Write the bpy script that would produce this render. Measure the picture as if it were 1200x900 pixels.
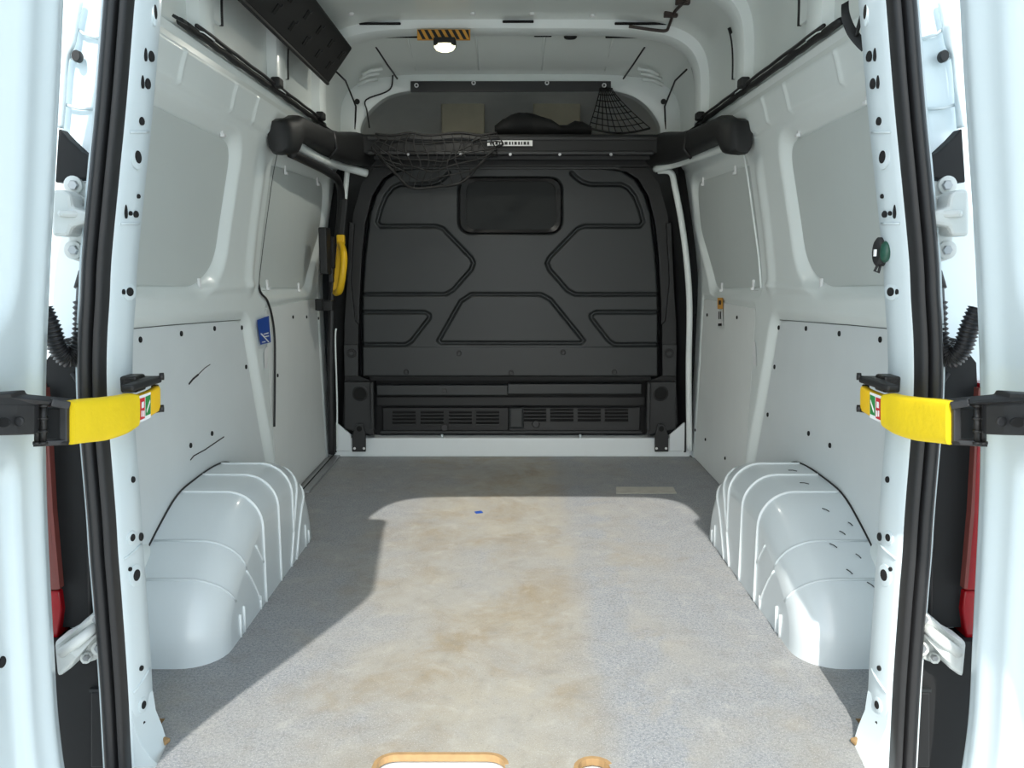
import bpy, bmesh, math, random
import numpy as np
from mathutils import Vector, Matrix

random.seed(7)
for o in list(bpy.data.objects):
    bpy.data.objects.remove(o, do_unlink=True)
scene = bpy.context.scene
C = scene.collection

# ------------------------------------------------------------------ camera
PITCH = math.radians(8.59); F = 960.0; CX, CY = 598.0, 450.0; H = 0.93
cam_d = bpy.data.cameras.new('camera'); cam = bpy.data.objects.new('camera', cam_d); C.objects.link(cam)
cam.location = (0, 0, H); cam.rotation_euler = (math.pi/2 - PITCH, 0, 0)
cam_d.sensor_width = 36; cam_d.lens = 36*F/1200; cam_d.shift_x = 2/1200; cam_d.clip_start = 0.02
scene.camera = cam

# ------------------------------------------------------------------ world, sun, exposure
world = bpy.data.worlds.new('sky'); scene.world = world; world.use_nodes = True
nt = world.node_tree; nt.nodes.clear()
wo = nt.nodes.new('ShaderNodeOutputWorld'); bg = nt.nodes.new('ShaderNodeBackground')
sky = nt.nodes.new('ShaderNodeTexSky'); sky.sky_type = 'NISHITA'; sky.sun_disc = False
sky.sun_elevation = math.radians(43.5); sky.sun_rotation = math.radians(183.5)
sky.dust_density = 2.5; sky.air_density = 1.0
mixw = nt.nodes.new('ShaderNodeMix'); mixw.data_type = 'RGBA'
scl = nt.nodes.new('ShaderNodeVectorMath'); scl.operation = 'SCALE'; scl.inputs['Scale'].default_value = 0.16
nt.links.new(sky.outputs[0], scl.inputs[0])
nz = nt.nodes.new('ShaderNodeTexNoise'); nz.inputs['Scale'].default_value = 2.2; nz.inputs['Detail'].default_value = 5
rmp = nt.nodes.new('ShaderNodeMapRange'); rmp.inputs[1].default_value = .35; rmp.inputs[2].default_value = .65
rmp.inputs[3].default_value = .35; rmp.inputs[4].default_value = .8
nt.links.new(nz.outputs[0], rmp.inputs[0]); nt.links.new(rmp.outputs[0], mixw.inputs[0])
nt.links.new(scl.outputs[0], mixw.inputs[6]); mixw.inputs[7].default_value = (.84, .98, 1.06, 1)
# haze added: sky brightened evenly towards the horizon, to light the deep interior
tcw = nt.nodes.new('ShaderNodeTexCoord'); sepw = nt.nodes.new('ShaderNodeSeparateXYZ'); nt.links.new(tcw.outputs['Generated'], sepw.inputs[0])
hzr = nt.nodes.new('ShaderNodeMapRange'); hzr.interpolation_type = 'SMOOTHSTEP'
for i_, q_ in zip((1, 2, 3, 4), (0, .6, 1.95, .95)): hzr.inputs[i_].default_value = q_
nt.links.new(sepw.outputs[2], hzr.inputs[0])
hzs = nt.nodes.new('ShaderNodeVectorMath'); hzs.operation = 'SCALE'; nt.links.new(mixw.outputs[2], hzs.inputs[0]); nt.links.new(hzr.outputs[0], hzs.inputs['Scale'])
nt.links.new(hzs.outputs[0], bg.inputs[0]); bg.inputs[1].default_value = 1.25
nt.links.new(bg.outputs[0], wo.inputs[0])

SUN = Vector((0.065, 1.05, -1.0)).normalized()
sd_ = bpy.data.lights.new('sun', 'SUN'); sun = bpy.data.objects.new('sun', sd_); C.objects.link(sun)
sun.rotation_euler = SUN.to_track_quat('-Z', 'Y').to_euler(); sun.location = (0, -4, 6)
sd_.energy = 3.45; sd_.angle = math.radians(0.6); sd_.color = (1, .965, .9)

vs = scene.view_settings
vs.view_transform = 'Standard'; vs.look = 'None'; vs.gamma = 1; vs.use_curve_mapping = False
vs.exposure = 0.5

# ------------------------------------------------------------------ pixel -> place helpers (1200x900 frame)
SP, CP = math.sin(PITCH), math.cos(PITCH)
def ray(x, y):
    dx, dy = (x-CX)/F, (CY-y)/F
    return np.array((dx, CP+SP*dy, -SP+CP*dy))
def atY(x, y, Y):
    d = ray(x, y); t = Y/d[1]; return Vector((d[0]*t, Y, H+d[2]*t))
def atX(x, y, X):
    d = ray(x, y); t = X/d[0]; return Vector((X, d[1]*t, H+d[2]*t))
def atZ(x, y, Z):
    d = ray(x, y); t = (Z-H)/d[2]; return Vector((d[0]*t, d[1]*t, Z))
XWZ = [-.1, 0, .4, .7, .86, 1.0, 1.15, 1.31, 1.40, 1.465, 1.55]
XWX = [.87, .87, .882, .888, .887, .868, .842, .813, .793, .765, .75]
_zz = np.linspace(-.1, 1.55, 400); _xx = np.interp(_zz, XWZ, XWX)
_k = np.ones(21)/21; _xs = np.convolve(np.pad(_xx, 10, 'edge'), _k, 'valid')
def Xw(z): return np.interp(z, _zz, _xs)
def onwall(x, y, off=0.0):
    d = ray(x, y); lo, hi = .5, 8.0
    for _ in range(40):
        m = (lo+hi)/2; z = H+d[2]*m
        if abs(d[0])*m > Xw(z)+off: hi = m
        else: lo = m
    return Vector((d[0]*lo, d[1]*lo, H+d[2]*lo))
def yz(pts): return [(p.y, p.z) for p in (onwall(*q) for q in pts)]

# ------------------------------------------------------------------ materials
def lin(c):
    return tuple((v/12.92 if v <= .04045 else ((v+.055)/1.055)**2.4) for v in c)
def hexc(h): return lin(tuple(int(h[i:i+2], 16)/255 for i in (0, 2, 4)))
def mat(name, col, rough=.5, metal=0., var=.08, scale=14., bump=0., bscale=60., coat=0., spec=.5):
    m = bpy.data.materials.new(name); m.use_nodes = True
    n = m.node_tree.nodes; L = m.node_tree.links; b = n['Principled BSDF']
    col = hexc(col) if isinstance(col, str) else col
    tc = n.new('ShaderNodeTexCoord'); no = n.new('ShaderNodeTexNoise')
    no.inputs['Scale'].default_value = scale; no.inputs['Detail'].default_value = 4
    L.new(tc.outputs['Object'], no.inputs['Vector'])
    mr = n.new('ShaderNodeMapRange'); mr.inputs[3].default_value = 1-var; mr.inputs[4].default_value = 1+var
    L.new(no.outputs[0], mr.inputs[0])
    vm = n.new('ShaderNodeVectorMath'); vm.operation = 'SCALE'; vm.inputs[0].default_value = col
    L.new(mr.outputs[0], vm.inputs['Scale']); L.new(vm.outputs[0], b.inputs['Base Color'])
    b.inputs['Roughness'].default_value = rough; b.inputs['Metallic'].default_value = metal
    b.inputs['Specular IOR Level'].default_value = spec
    if coat: b.inputs['Coat Weight'].default_value = coat; b.inputs['Coat Roughness'].default_value = .08
    if bump:
        n2 = n.new('ShaderNodeTexNoise'); n2.inputs['Scale'].default_value = bscale; n2.inputs['Detail'].default_value = 3
        L.new(tc.outputs['Object'], n2.inputs['Vector'])
        bp = n.new('ShaderNodeBump'); bp.inputs['Strength'].default_value = bump; bp.inputs['Distance'].default_value = .004
        L.new(n2.outputs[0], bp.inputs['Height']); L.new(bp.outputs[0], b.inputs['Normal'])
    return m
M = {}
M['paint'] = mat('white_paint', (.595, .675, .70), .32, var=.03, scale=3, coat=.25)
M['paint_in'] = mat('white_paint_inside', (.83, .885, .87), .34, var=.04, scale=4, coat=.15)
M['roof'] = mat('roof_paint', (.78, .83, .80), .3, var=.04, scale=3, coat=.3)
M['board'] = mat('grey_lining_board', (.585, .63, .615), .62, var=.03, scale=5, bump=.04, bscale=250)
M['board_low'] = mat('pale_lining_board', (.72, .765, .775), .5, var=.05, scale=6, bump=.03, bscale=200)
M['board_door'] = mat('warm_lining_board', (.80, .83, .815), .52, var=.04, scale=6, bump=.03, bscale=200)
M['arch'] = mat('arch_moulding', (.66, .72, .74), .28, var=.04, scale=5, coat=.3)
M['rib'] = mat('arch_rib', (.80, .85, .86), .25, var=.03)  # paler than the arch cover: highlight on the ridges put into the colour
M['black'] = mat('black_plastic', (.0105, .011, .0115), .58, var=.15, bump=.05, bscale=300)
M['blackm'] = mat('black_matt', (.008, .0085, .009), .75, var=.15)
M['rubber'] = mat('black_rubber', (.014, .014, .015), .42, var=.2, scale=30)
M['bulk'] = mat('bulkhead_paint', (.0225, .0255, .0265), .46, var=.08, scale=4, bump=.02, bscale=120)
M['bulk2'] = mat('bulkhead_lower_paint', (.024, .025, .026), .45, var=.1, scale=5)
M['bulkd'] = mat('bulkhead_frame_paint', (.0075, .008, .0085), .5, var=.1, scale=5)
M['glass'] = mat('dark_glass', (.022, .024, .024), .45, var=.05, spec=.12)
M['yellow'] = mat('yellow_sleeve', (.86, .62, .008), .55, var=.08, scale=25, bump=.25, bscale=70)
M['yellowp'] = mat('yellow_plastic', (.82, .50, .012), .4, var=.05)
M['steel'] = mat('steel', (.45, .46, .47), .4, .8, var=.12, scale=40)
M['dark_steel'] = mat('dark_steel', (.045, .045, .047), .42, .5, var=.2, scale=40)
M['iron'] = mat('oiled_iron', (.02, .019, .018), .4, .3, var=.4, scale=80, bump=.3, bscale=200)
M['hinge'] = mat('hinge_paint', (.62, .65, .63), .42, var=.1, scale=20)
M['red'] = mat('red_lens', (.30, .004, .008), .15, var=.1)
M['redw'] = mat('pink_lens', (.20, .055, .045), .25, var=.1)
M['hole'] = mat('hole_dark', (.006, .006, .006), .9, var=.1)
M['ply'] = mat('plywood_edge', (.36, .225, .10), .7, var=.25, scale=60)
M['blue'] = mat('blue_sticker', (.02, .08, .38), .35, var=.03)
M['white'] = mat('white_print', (.82, .83, .83), .5, var=.02)
M['ink'] = mat('black_print', (.012, .012, .012), .5, var=.02)
M['green'] = mat('green_print', (.02, .22, .05), .4, var=.05)
M['redp'] = mat('red_print', (.55, .02, .03), .4, var=.05)
M['amber'] = mat('amber_print', (.75, .36, .05), .4, var=.05)
M['dkgreen'] = mat('green_plastic', (.012, .07, .045), .3, var=.1)
M['cab'] = mat('cab_lining', (.78, .80, .77), .7, var=.08)
M['brown'] = mat('brown_pad', (.52, .49, .37), .7, var=.15)
M['rope'] = mat('net_cord', (.010, .010, .010), .7, var=.2)
M['cable'] = mat('brown_cable', (.05, .035, .03), .5, var=.2)
M['conc'] = mat('concrete_ground', (.55, .54, .52), .9, var=.15, scale=2.5, bump=.3, bscale=40)
M['outer'] = mat('white_outer_paint', (.67, .77, .805), .28, var=.02, scale=2, coat=.5)
M['under'] = mat('sill_steel', (.84, .85, .84), .4, var=.05)
M['label'] = mat('grey_label', (.50, .48, .42), .5, var=.25, scale=30)

def glow(name, col, s):
    m = bpy.data.materials.new(name); m.use_nodes = True; n = m.node_tree.nodes; L = m.node_tree.links
    b = n['Principled BSDF']; b.inputs['Base Color'].default_value = (.8, .8, .7, 1)
    no = n.new('ShaderNodeTexNoise'); no.inputs['Scale'].default_value = 200
    mr = n.new('ShaderNodeMapRange'); mr.inputs[3].default_value = s*.8; mr.inputs[4].default_value = s*1.2
    L.new(no.outputs[0], mr.inputs[0]); L.new(mr.outputs[0], b.inputs['Emission Strength'])
    b.inputs['Emission Color'].default_value = (*col, 1)
    return m
M['glow'] = glow('lit_lens', (1, .93, .55), 2.2)

def floor_material():
    m = bpy.data.materials.new('worn_resin_plywood'); m.use_nodes = True
    n = m.node_tree.nodes; L = m.node_tree.links; b = n['Principled BSDF']
    tc = n.new('ShaderNodeTexCoord')
    def noise(sc, det=4, dist=0, rough=.5, vec=None):
        t = n.new('ShaderNodeTexNoise'); t.inputs['Scale'].default_value = sc; t.inputs['Detail'].default_value = det
        t.inputs['Distortion'].default_value = dist; t.inputs['Roughness'].default_value = rough
        L.new(vec or tc.outputs['Object'], t.inputs['Vector']); return t.outputs[0]
    def rng(v, a, b_, c=0., d=1.):
        t = n.new('ShaderNodeMapRange'); t.interpolation_type = 'SMOOTHSTEP'
        for i, q in zip((1, 2, 3, 4), (a, b_, c, d)): t.inputs[i].default_value = q
        L.new(v, t.inputs[0]); return t.outputs[0]
    def math_(op, a, b_=None, clamp=False):
        t = n.new('ShaderNodeMath'); t.operation = op; t.use_clamp = clamp
        for i, q in enumerate((a, b_)):
            if q is None: continue
            if isinstance(q, (int, float)): t.inputs[i].default_value = q
            else: L.new(q, t.inputs[i])
        return t.outputs[0]
    def mix(f, a, b_):
        t = n.new('ShaderNodeMix'); t.data_type = 'RGBA'
        if isinstance(f, float): t.inputs[0].default_value = f
        else: L.new(f, t.inputs[0])
        for i, q in ((6, a), (7, b_)):
            if isinstance(q, tuple): t.inputs[i].default_value = (*q, 1)
            else: L.new(q, t.inputs[i])
        return t.outputs[2]
    sx = n.new('ShaderNodeSeparateXYZ'); L.new(tc.outputs['Object'], sx.inputs[0])
    X, Y = sx.outputs[0], sx.outputs[1]
    # wear band along the middle (people step and slide loads there)
    d = math_('ABSOLUTE', math_('ADD', X, .03))
    band = rng(d, .02, .62, 1, 0)
    big = noise(2.3, 5, .4, .6); mid = noise(7, 5, .6, .6); fine = noise(330, 3, 0, .7); sp = noise(150, 5, 0, .8)
    worn = math_('ADD', math_('MULTIPLY', band, .34), math_('SUBTRACT', math_('ADD', math_('MULTIPLY', big, .85), math_('MULTIPLY', mid, .6)), .42), True)
    worn = rng(worn, .18, .78)
    # a long intact bluish strip beside the band
    st = rng(math_('ABSOLUTE', math_('SUBTRACT', math_('ADD', X, math_('MULTIPLY', math_('SUBTRACT', mid, .5), .22)), .26)), .02, .11, 1, 0)
    worn = math_('SUBTRACT', worn, math_('MULTIPLY', st, .45), True)
    coat = mix(rng(sp, .35, .65), (.175, .19, .215), (.375, .385, .39))
    tan = mix(rng(mid, .35, .65), (.37, .34, .275), (.335, .325, .295))
    brown = mix(rng(noise(3.6, 6, .5, .7), .42, .70), tan, (.285, .235, .16))
    col = mix(worn, coat, brown)
    spk = rng(fine, .56, .68)
    col = mix(math_('MULTIPLY', spk, math_('SUBTRACT', .75, math_('MULTIPLY', worn, .45))), col, (.68, .68, .66))
    dk = rng(noise(150, 3, 0, .7), .56, .70)
    col = mix(math_('MULTIPLY', dk, .40), col, (.10, .10, .10))
    mot = noise(16, 5, .5, .65)
    col = mix(math_('MULTIPLY', rng(mot, .5, .75), .35), col, (.20, .19, .165))
    col = mix(math_('MULTIPLY', rng(mot, .48, .25), .30), col, (.50, .485, .44))
    # streaky scratches across the load bed
    mp = n.new('ShaderNodeMapping'); mp.inputs['Scale'].default_value = (3, 60, 1); L.new(tc.outputs['Object'], mp.inputs[0])
    scr = rng(noise(1.6, 6, .3, .7, mp.outputs[0]), .66, .78)
    col = mix(math_('MULTIPLY', scr, .28), col, (.58, .56, .5))
    L.new(col, b.inputs['Base Color']); b.inputs['Roughness'].default_value = .62
    bp = n.new('ShaderNodeBump'); bp.inputs['Strength'].default_value = .35; bp.inputs['Distance'].default_value = .002
    L.new(sp, bp.inputs['Height']); L.new(bp.outputs[0], b.inputs['Normal'])
    return m
M['floor'] = floor_material()

# ------------------------------------------------------------------ mesh helpers
class MB:
    def __init__(s): s.v = []; s.f = []
    def add(s, vs, fs):
        k = len(s.v); s.v += [tuple(v) for v in vs]; s.f += [tuple(i+k for i in f) for f in fs]; return s
    def box(s, c, size, R=None):
        c = Vector(c); a, b, d = (q/2 for q in size)
        vs = [Vector((x, y, z)) for x in (-a, a) for y in (-b, b) for z in (-d, d)]
        if R is not None: vs = [R @ v for v in vs]
        return s.add([c+v for v in vs], [(0, 1, 3, 2), (4, 6, 7, 5), (0, 4, 5, 1), (2, 3, 7, 6), (0, 2, 6, 4), (1, 5, 7, 3)])
    def bar(s, p, q, w, h, up=(0, 0, 1)):
        p, q = Vector(p), Vector(q); d = (q-p); l = d.length; d.normalize()
        u = Vector(up); sd = d.cross(u)
        if sd.length < 1e-4: sd = d.cross(Vector((1, 0, 0)))
        sd.normalize(); u = sd.cross(d)
        R = Matrix((sd, d, u)).transposed()
        return s.box((p+q)/2, (w, l, h), R)
    def loft(s, secs, closed=True, caps=True):
        n = len(secs[0]); vs = [p for sec in secs for p in sec]; fs = []
        for i in range(len(secs)-1):
            for j in range(n if closed else n-1):
                k = (j+1) % n
                fs.append((i*n+j, i*n+k, (i+1)*n+k, (i+1)*n+j))
        if caps and closed:
            fs.append(tuple(range(n))[::-1]); fs.append(tuple((len(secs)-1)*n+j for j in range(n)))
        return s.add(vs, fs)
    def tube(s, pts, r, seg=8, caps=True):
        pts = [Vector(p) for p in pts]; n = len(pts); rs = r if isinstance(r, (list, tuple)) else [r]*n
        secs = []; ref = None
        for i in range(n):
            d = (pts[min(i+1, n-1)]-pts[max(i-1, 0)]).normalized()
            if ref is None:
                ref = d.cross(Vector((0, 0, 1)))
                if ref.length < .05: ref = d.cross(Vector((1, 0, 0)))
            ref = (ref - d*ref.dot(d)).normalized(); up = ref.cross(d)
            secs.append([pts[i]+rs[i]*(math.cos(a)*ref+math.sin(a)*up) for a in (2*math.pi*j/seg for j in range(seg))])
        return s.loft(secs, True, caps)
    def disc(s, c, nrm, r, t=.002, seg=14, rx=None, up=(0, 0, 1)):
        c = Vector(c); nn = Vector(nrm).normalized(); u = Vector(up); u = (u-nn*u.dot(nn))
        if u.length < 1e-3: u = nn.orthogonal()
        u.normalize(); w = nn.cross(u); rx = rx or r
        secs = [[c+nn*k+rr*(math.cos(a)*w*rx/r+math.sin(a)*u) for a in (2*math.pi*j/seg for j in range(seg))] for k, rr in ((-t, r), (t*.6, r), (t, r*.86))]
        return s.loft(secs)
    def prism(s, poly, f0, f1):
        n = len(poly); a = [f0(*p) for p in poly]; b = [f1(*p) for p in poly]
        return s.loft([a, b])
    def mirror(s):
        m = MB(); m.v = [(-x, y, z) for x, y, z in s.v]; m.f = [f[::-1] for f in s.f]; return m
    def make(s, name, material, parent=None, smooth=False, bevel=0, auto=None, fix=True, subsurf=0):
        me = bpy.data.meshes.new(name); me.from_pydata(s.v, [], s.f)
        if fix:
            bm = bmesh.new(); bm.from_mesh(me); bmesh.ops.recalc_face_normals(bm, faces=bm.faces); bm.to_mesh(me); bm.free()
        o = bpy.data.objects.new(name, me); C.objects.link(o)
        for mm in (material if isinstance(material, list) else [material]): me.materials.append(mm)
        if smooth:
            me.shade_smooth()
            if auto:
                try: me.set_sharp_from_angle(angle=math.radians(auto))
                except Exception: pass
        if bevel:
            bv = o.modifiers.new('bevel', 'BEVEL'); bv.width = bevel; bv.segments = 2; bv.limit_method = 'ANGLE'; bv.angle_limit = math.radians(35)
        if subsurf:
            ss = o.modifiers.new('sub', 'SUBSURF'); ss.levels = subsurf; ss.render_levels = subsurf
        if parent is not None: attach(o, parent)
        return o
def attach(o, p):
    o.parent = p; o.matrix_parent_inverse = Matrix.Translation(-p.location)
def tag(o, label, cat, group=None, kind=None):
    o['label'] = label; o['category'] = cat
    if group: o['group'] = group
    if kind: o['kind'] = kind
    return o
def thing(name, label, cat, loc=(0, 0, 0), group=None, kind=None):
    o = bpy.data.objects.new(name, None); C.objects.link(o); o.location = loc; o.empty_display_size = .05
    return tag(o, label, cat, group, kind)

def rounded(pts, r, seg=6):
    """round every corner of a closed 2-D polygon"""
    out = []; n = len(pts)
    rs = r if isinstance(r, (list, tuple)) else [r]*n
    for i in range(n):
        p0, p, p1 = (Vector(pts[i-1]), Vector(pts[i]), Vector(pts[(i+1) % n]))
        a = (p0-p); b = (p1-p); k = min(rs[i], a.length*.49, b.length*.49)
        if k < 1e-6: out.append(tuple(p)); continue
        A = p+a.normalized()*k; B = p+b.normalized()*k
        for j in range(seg+1):
            t = j/seg; out.append(tuple((1-t)**2*A+2*t*(1-t)*p+t*t*B))
    return out
def smooth_line(pts, n=6):
    pts = [Vector(p) for p in pts]; out = []
    for i in range(len(pts)-1):
        p0, p1, p2, p3 = pts[max(i-1, 0)], pts[i], pts[i+1], pts[min(i+2, len(pts)-1)]
        for j in range(n):
            t = j/n
            out.append(.5*((2*p1)+(-p0+p2)*t+(2*p0-5*p1+4*p2-p3)*t*t+(-p0+3*p1-3*p2+p3)*t**3))
    out.append(pts[-1]); return out
def seg_dist(U, V, pts, closed=False):
    d = np.full(U.shape, 1e9); n = len(pts)
    for i in range(n if closed else n-1):
        a = np.array(pts[i]); b = np.array(pts[(i+1) % n]); e = b-a; L2 = max((e*e).sum(), 1e-12)
        t = np.clip(((U-a[0])*e[0]+(V-a[1])*e[1])/L2, 0, 1)
        d = np.minimum(d, np.hypot(U-a[0]-t*e[0], V-a[1]-t*e[1]))
    return d
def sdf(U, V, pts):
    d = seg_dist(U, V, pts, True); ins = np.zeros(U.shape, bool); n = len(pts)
    for i in range(n):
        (x0, y0), (x1, y1) = pts[i], pts[(i+1) % n]
        if y0 == y1: continue
        c = ((y0 > V) != (y1 > V)) & (U < (x1-x0)*(V-y0)/(y1-y0)+x0)
        ins ^= c
    return np.where(ins, -d, d)
def sstep(x): x = np.clip(x, 0, 1); return x*x*(3-2*x)
def grid_mesh(P, name, material, parent=None):
    """P: (a,b,3) array -> smooth surface"""
    a, b = P.shape[:2]; v = P.reshape(-1, 3)
    i = np.arange(a*b).reshape(a, b)
    f = np.stack([i[:-1, :-1], i[1:, :-1], i[1:, 1:], i[:-1, 1:]], -1).reshape(-1, 4)
    me = bpy.data.meshes.new(name); me.vertices.add(len(v)); me.vertices.foreach_set('co', v.astype(np.float32).ravel())
    me.loops.add(f.size); me.loops.foreach_set('vertex_index', f.astype(np.int32).ravel())
    me.polygons.add(len(f)); me.polygons.foreach_set('loop_start', np.arange(0, f.size, 4, dtype=np.int32))
    me.polygons.foreach_set('loop_total', np.full(len(f), 4, dtype=np.int32))
    me.update(calc_edges=True); me.validate(); me.shade_smooth(); me.materials.append(material)
    o = bpy.data.objects.new(name, me); C.objects.link(o)
    if parent is not None: attach(o, parent)
    return o

# ================================================================== SETTING
# ---- ground outside
g = MB(); g.add([(-40, -40, -.58), (40, -40, -.58), (40, 40, -.58), (-40, 40, -.58)], [(0, 1, 2, 3)])
tag(g.make('ground', M['conc']), 'pale concrete ground under and around the van', 'ground', kind='structure')

# ---- floor board with cut-outs
def floor_outline():
    p = [(-.90, 3.86), (-.90, 1.56), (-.708, 1.56), (-.708, 1.475), (-.668, 1.475), (-.655, 1.375)]
    l, r = -.249, -.010
    p += [(l-.002, 1.375)]
    for k in range(7):
        a = math.pi-k*math.pi/12; p.append((l+.035+.035*math.cos(a), 1.405+.030*math.sin(a)))
    for k in range(7):
        a = math.pi/2-k*math.pi/12; p.append((r-.035+.035*math.cos(a), 1.405+.030*math.sin(a)))
    p += [(r+.002, 1.375), (.122, 1.375)]
    for k in range(9):
        a = math.pi-k*math.pi/8; p.append((.155+.031*math.cos(a), 1.392+.031*math.sin(a)))
    p += [(.188, 1.375), (.655, 1.375), (.668, 1.475), (.708, 1.475), (.708, 1.56), (.90, 1.56), (.90, 3.86)]
    return p
fl = floor_outline(); n_ = len(fl)
fm = MB(); fm.add([(x, y, 0) for x, y in fl]+[(x, y, -.014) for x, y in fl],
                  [tuple(range(n_)), tuple(range(n_, 2*n_))[::-1]]+[(i, (i+1) % n_, n_+(i+1) % n_, n_+i) for i in range(n_)])
fo = fm.make('floor', [M['floor'], M['ply']])
for p in fo.data.polygons: p.material_index = 0 if abs(p.normal.z) > .5 else 1
tag(fo, 'worn grey resin-coated plywood floor of the load bay', 'floor', kind='structure')
# thin light wood lip round the rear cut-outs (the sawn edge)
def lip(pts):
    m = MB(); secs = []
    pts = [Vector((x, y, 0)) for x, y in pts]; n = len(pts)
    for i in range(n):
        d = (pts[min(i+1, n-1)]-pts[max(i-1, 0)]).normalized(); nr = Vector((-d.y, d.x, 0))
        secs.append([pts[i]+nr*a+Vector((0, 0, b)) for a, b in ((-.001, -.012), (.007, -.012), (.007, .0012), (-.001, .0012))])
    m.loft(secs); return m
lip(fl[6:21]).make('sawn_edge', M['ply'], fo); lip(fl[22:31]).make('sawn_edge', M['ply'], fo)
sb = MB(); sb.box((0, 1.47, -.04), (1.5, .40, .04))
so = sb.make('trim_1', M['under'], bevel=.006); tag(so, 'white painted steel rear sill below the plywood floor', 'sill', kind='structure')
h2 = MB(); h2.disc((.155, 1.392, -.0185), (0, 0, 1), .028, .002, 20); h2.make('drain_hole', M['hole'], so)

# ---- side walls as pressed steel
def feats(side):
    R1 = rounded(yz([(150, 92), (284, 162), (262, 318), (238, 343), (130, 343)]), [.05, .08, .09, .05, .02])
    R1[0:0] = []
    R2 = rounded(yz([(321, 186), (386, 210), (381, 270), (363, 342), (305, 342)]), [.04, .09, .08, .06, .03])
    R3 = rounded(yz([(110, 387), (291, 371), (321, 545), (321, 640), (110, 640)]), [.02, .06, .02, .02, .02])
    return R1, R2, R3
R1, R2, R3 = feats(-1)
R4 = rounded([(2.985, .765), (3.80, .765), (3.80, -.05), (2.985, -.05)], .02)
def wall_off(Yg, Zg, side):
    o = np.zeros(Yg.shape)
    o += .032*sstep(.5-sdf(Yg, Zg, R1)/.05)
    o += .028*sstep(.5-sdf(Yg, Zg, R2)/.045)
    o += .022*sstep(.5-sdf(Yg, Zg, R3)/.05)
    o += .012*sstep(.5-sdf(Yg, Zg, R4)/.03)
    # fold lines of the belt and cant rail
    o -= .007*np.exp(-((Zg-.845)/.012)**2)*(Yg < 2.85)
    o -= .010*sstep((Zg-1.335)/.02)*sstep((1.44-Zg)/.02)
    # seam pressings in the cant rail
    for yy in (2.05, 2.42, 2.62): o -= .006*np.exp(-((Yg-yy)/.008)**2)*(Zg > 1.345)*(Zg < 1.43)
    # C pillar raised shoulder
    o -= .010*sstep(.5-np.abs(Yg-2.80)/.06+.5)*sstep((Zg-.80)/.05)*sstep((1.30-Zg)/.1)
    return o
def wall(name, side, y0, y1, material, z0=-.02, z1=1.462):
    ys = np.linspace(y0, y1, max(2, int((y1-y0)/.0075))); zs = np.linspace(z0, z1, 200)
    Yg, Zg = np.meshgrid(ys, zs, indexing='ij')
    Xg = side*(Xw(Zg)+wall_off(Yg, Zg, side))
    return grid_mesh(np.stack([Xg, Yg, Zg], -1), name, material)
wl = wall('wall_left', -1, 1.50, 2.925, M['paint_in']); tag(wl, 'white pressed-steel left side wall behind the lining boards', 'wall', kind='structure')
wr = wall('wall_right', 1, 1.50, 3.90, M['paint_in']); tag(wr, 'white pressed-steel right side wall of the load bay', 'wall', kind='structure')
d3 = wall('door_3', -1, 2.925, 3.90, M['paint_in']); tag(d3, 'white sliding side door ahead of the left pillar', 'door', kind='structure')

# outer skins of the van body
def outer(side, name):
    zs = np.linspace(-.25, 1.60, 40); ys = np.linspace(1.50, 5.0, 12)
    Yg, Zg = np.meshgrid(ys, zs, indexing='ij'); Xg = side*(np.where(Zg > 0, Xw(np.clip(Zg, 0, 1.5)), .87)+.085)
    return grid_mesh(np.stack([Xg, Yg, Zg], -1), name, M['outer'])
tag(outer(-1, 'wall_outer_left'), 'white outer body side of the van, left', 'wall', kind='structure')
tag(outer(1, 'wall_outer_right'), 'white outer body side of the van, right', 'wall', kind='structure')

# ---- roof
def zroof(x, base=1.42, top=1.845, hw=.775, p=5.5):
    return base+(top-base)*np.power(np.clip(1-np.power(np.abs(x)/hw, p), 0, 1), 1/p)
def roof_section(off=0., top=1.845, hw=.775, base=1.42, n=90):
    th = np.linspace(0, math.pi, n); c, s_ = np.cos(th), np.sin(th); p = 5.5
    x = -(hw-off)*np.sign(c)*np.abs(c)**(2/p); z = base+(top-off-base)*np.abs(s_)**(2/p)
    return np.stack([x, z], -1)
def rooftop(Y): return 1.845-.085*float(sstep(np.array((Y-3.42)/.45)))
ys = np.linspace(1.45, 3.92, 50); P = []
for Y in ys:
    s2 = roof_section(0, rooftop(Y)); P.append(np.stack([s2[:, 0], np.full(len(s2), Y), s2[:, 1]], -1))
ceil = grid_mesh(np.array(P), 'ceiling', M['roof']); tag(ceil, 'pale grey-white painted steel roof of the load bay', 'ceiling', kind='structure')
P = []
for Y in np.linspace(1.40, 5.0, 20):
    s2 = roof_section(-.05, 1.845, .79); P.append(np.stack([s2[:, 0], np.full(len(s2), Y), s2[:, 1]], -1))
tag(grid_mesh(np.array(P), 'ceiling_outer', M['outer']), 'white outer roof skin of the van', 'roof', kind='structure')
def bow(Yc, w, depth, part='roof_bow', z0=None):
    m = MB(); secs = []
    top = rooftop(Yc)
    prof = [(-w/2-.012, -.004), (-w/2, depth*.85), (-w/2+.012, depth), (w/2-.012, depth), (w/2, depth*.85), (w/2+.012, -.004)]
    S = {}
    for k, (dy, dp) in enumerate(prof):
        S[k] = roof_section(dp, top, n=240); S[k][:, 1] = np.maximum(S[k][:, 1], 1.474)
    for i in range(len(S[0])):
        secs.append([(S[k][i][0], Yc+prof[k][0], S[k][i][1]) for k in range(len(prof))])
    m.loft(secs, closed=False); return m.make(part, M['paint_in'], ceil, smooth=True, auto=40)
for Yc, w, dp in ((3.38, .10, .035), (2.79, .10, .032), (2.13, .10, .032), (1.62, .14, .03)):
    bow(Yc, w, dp)
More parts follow.
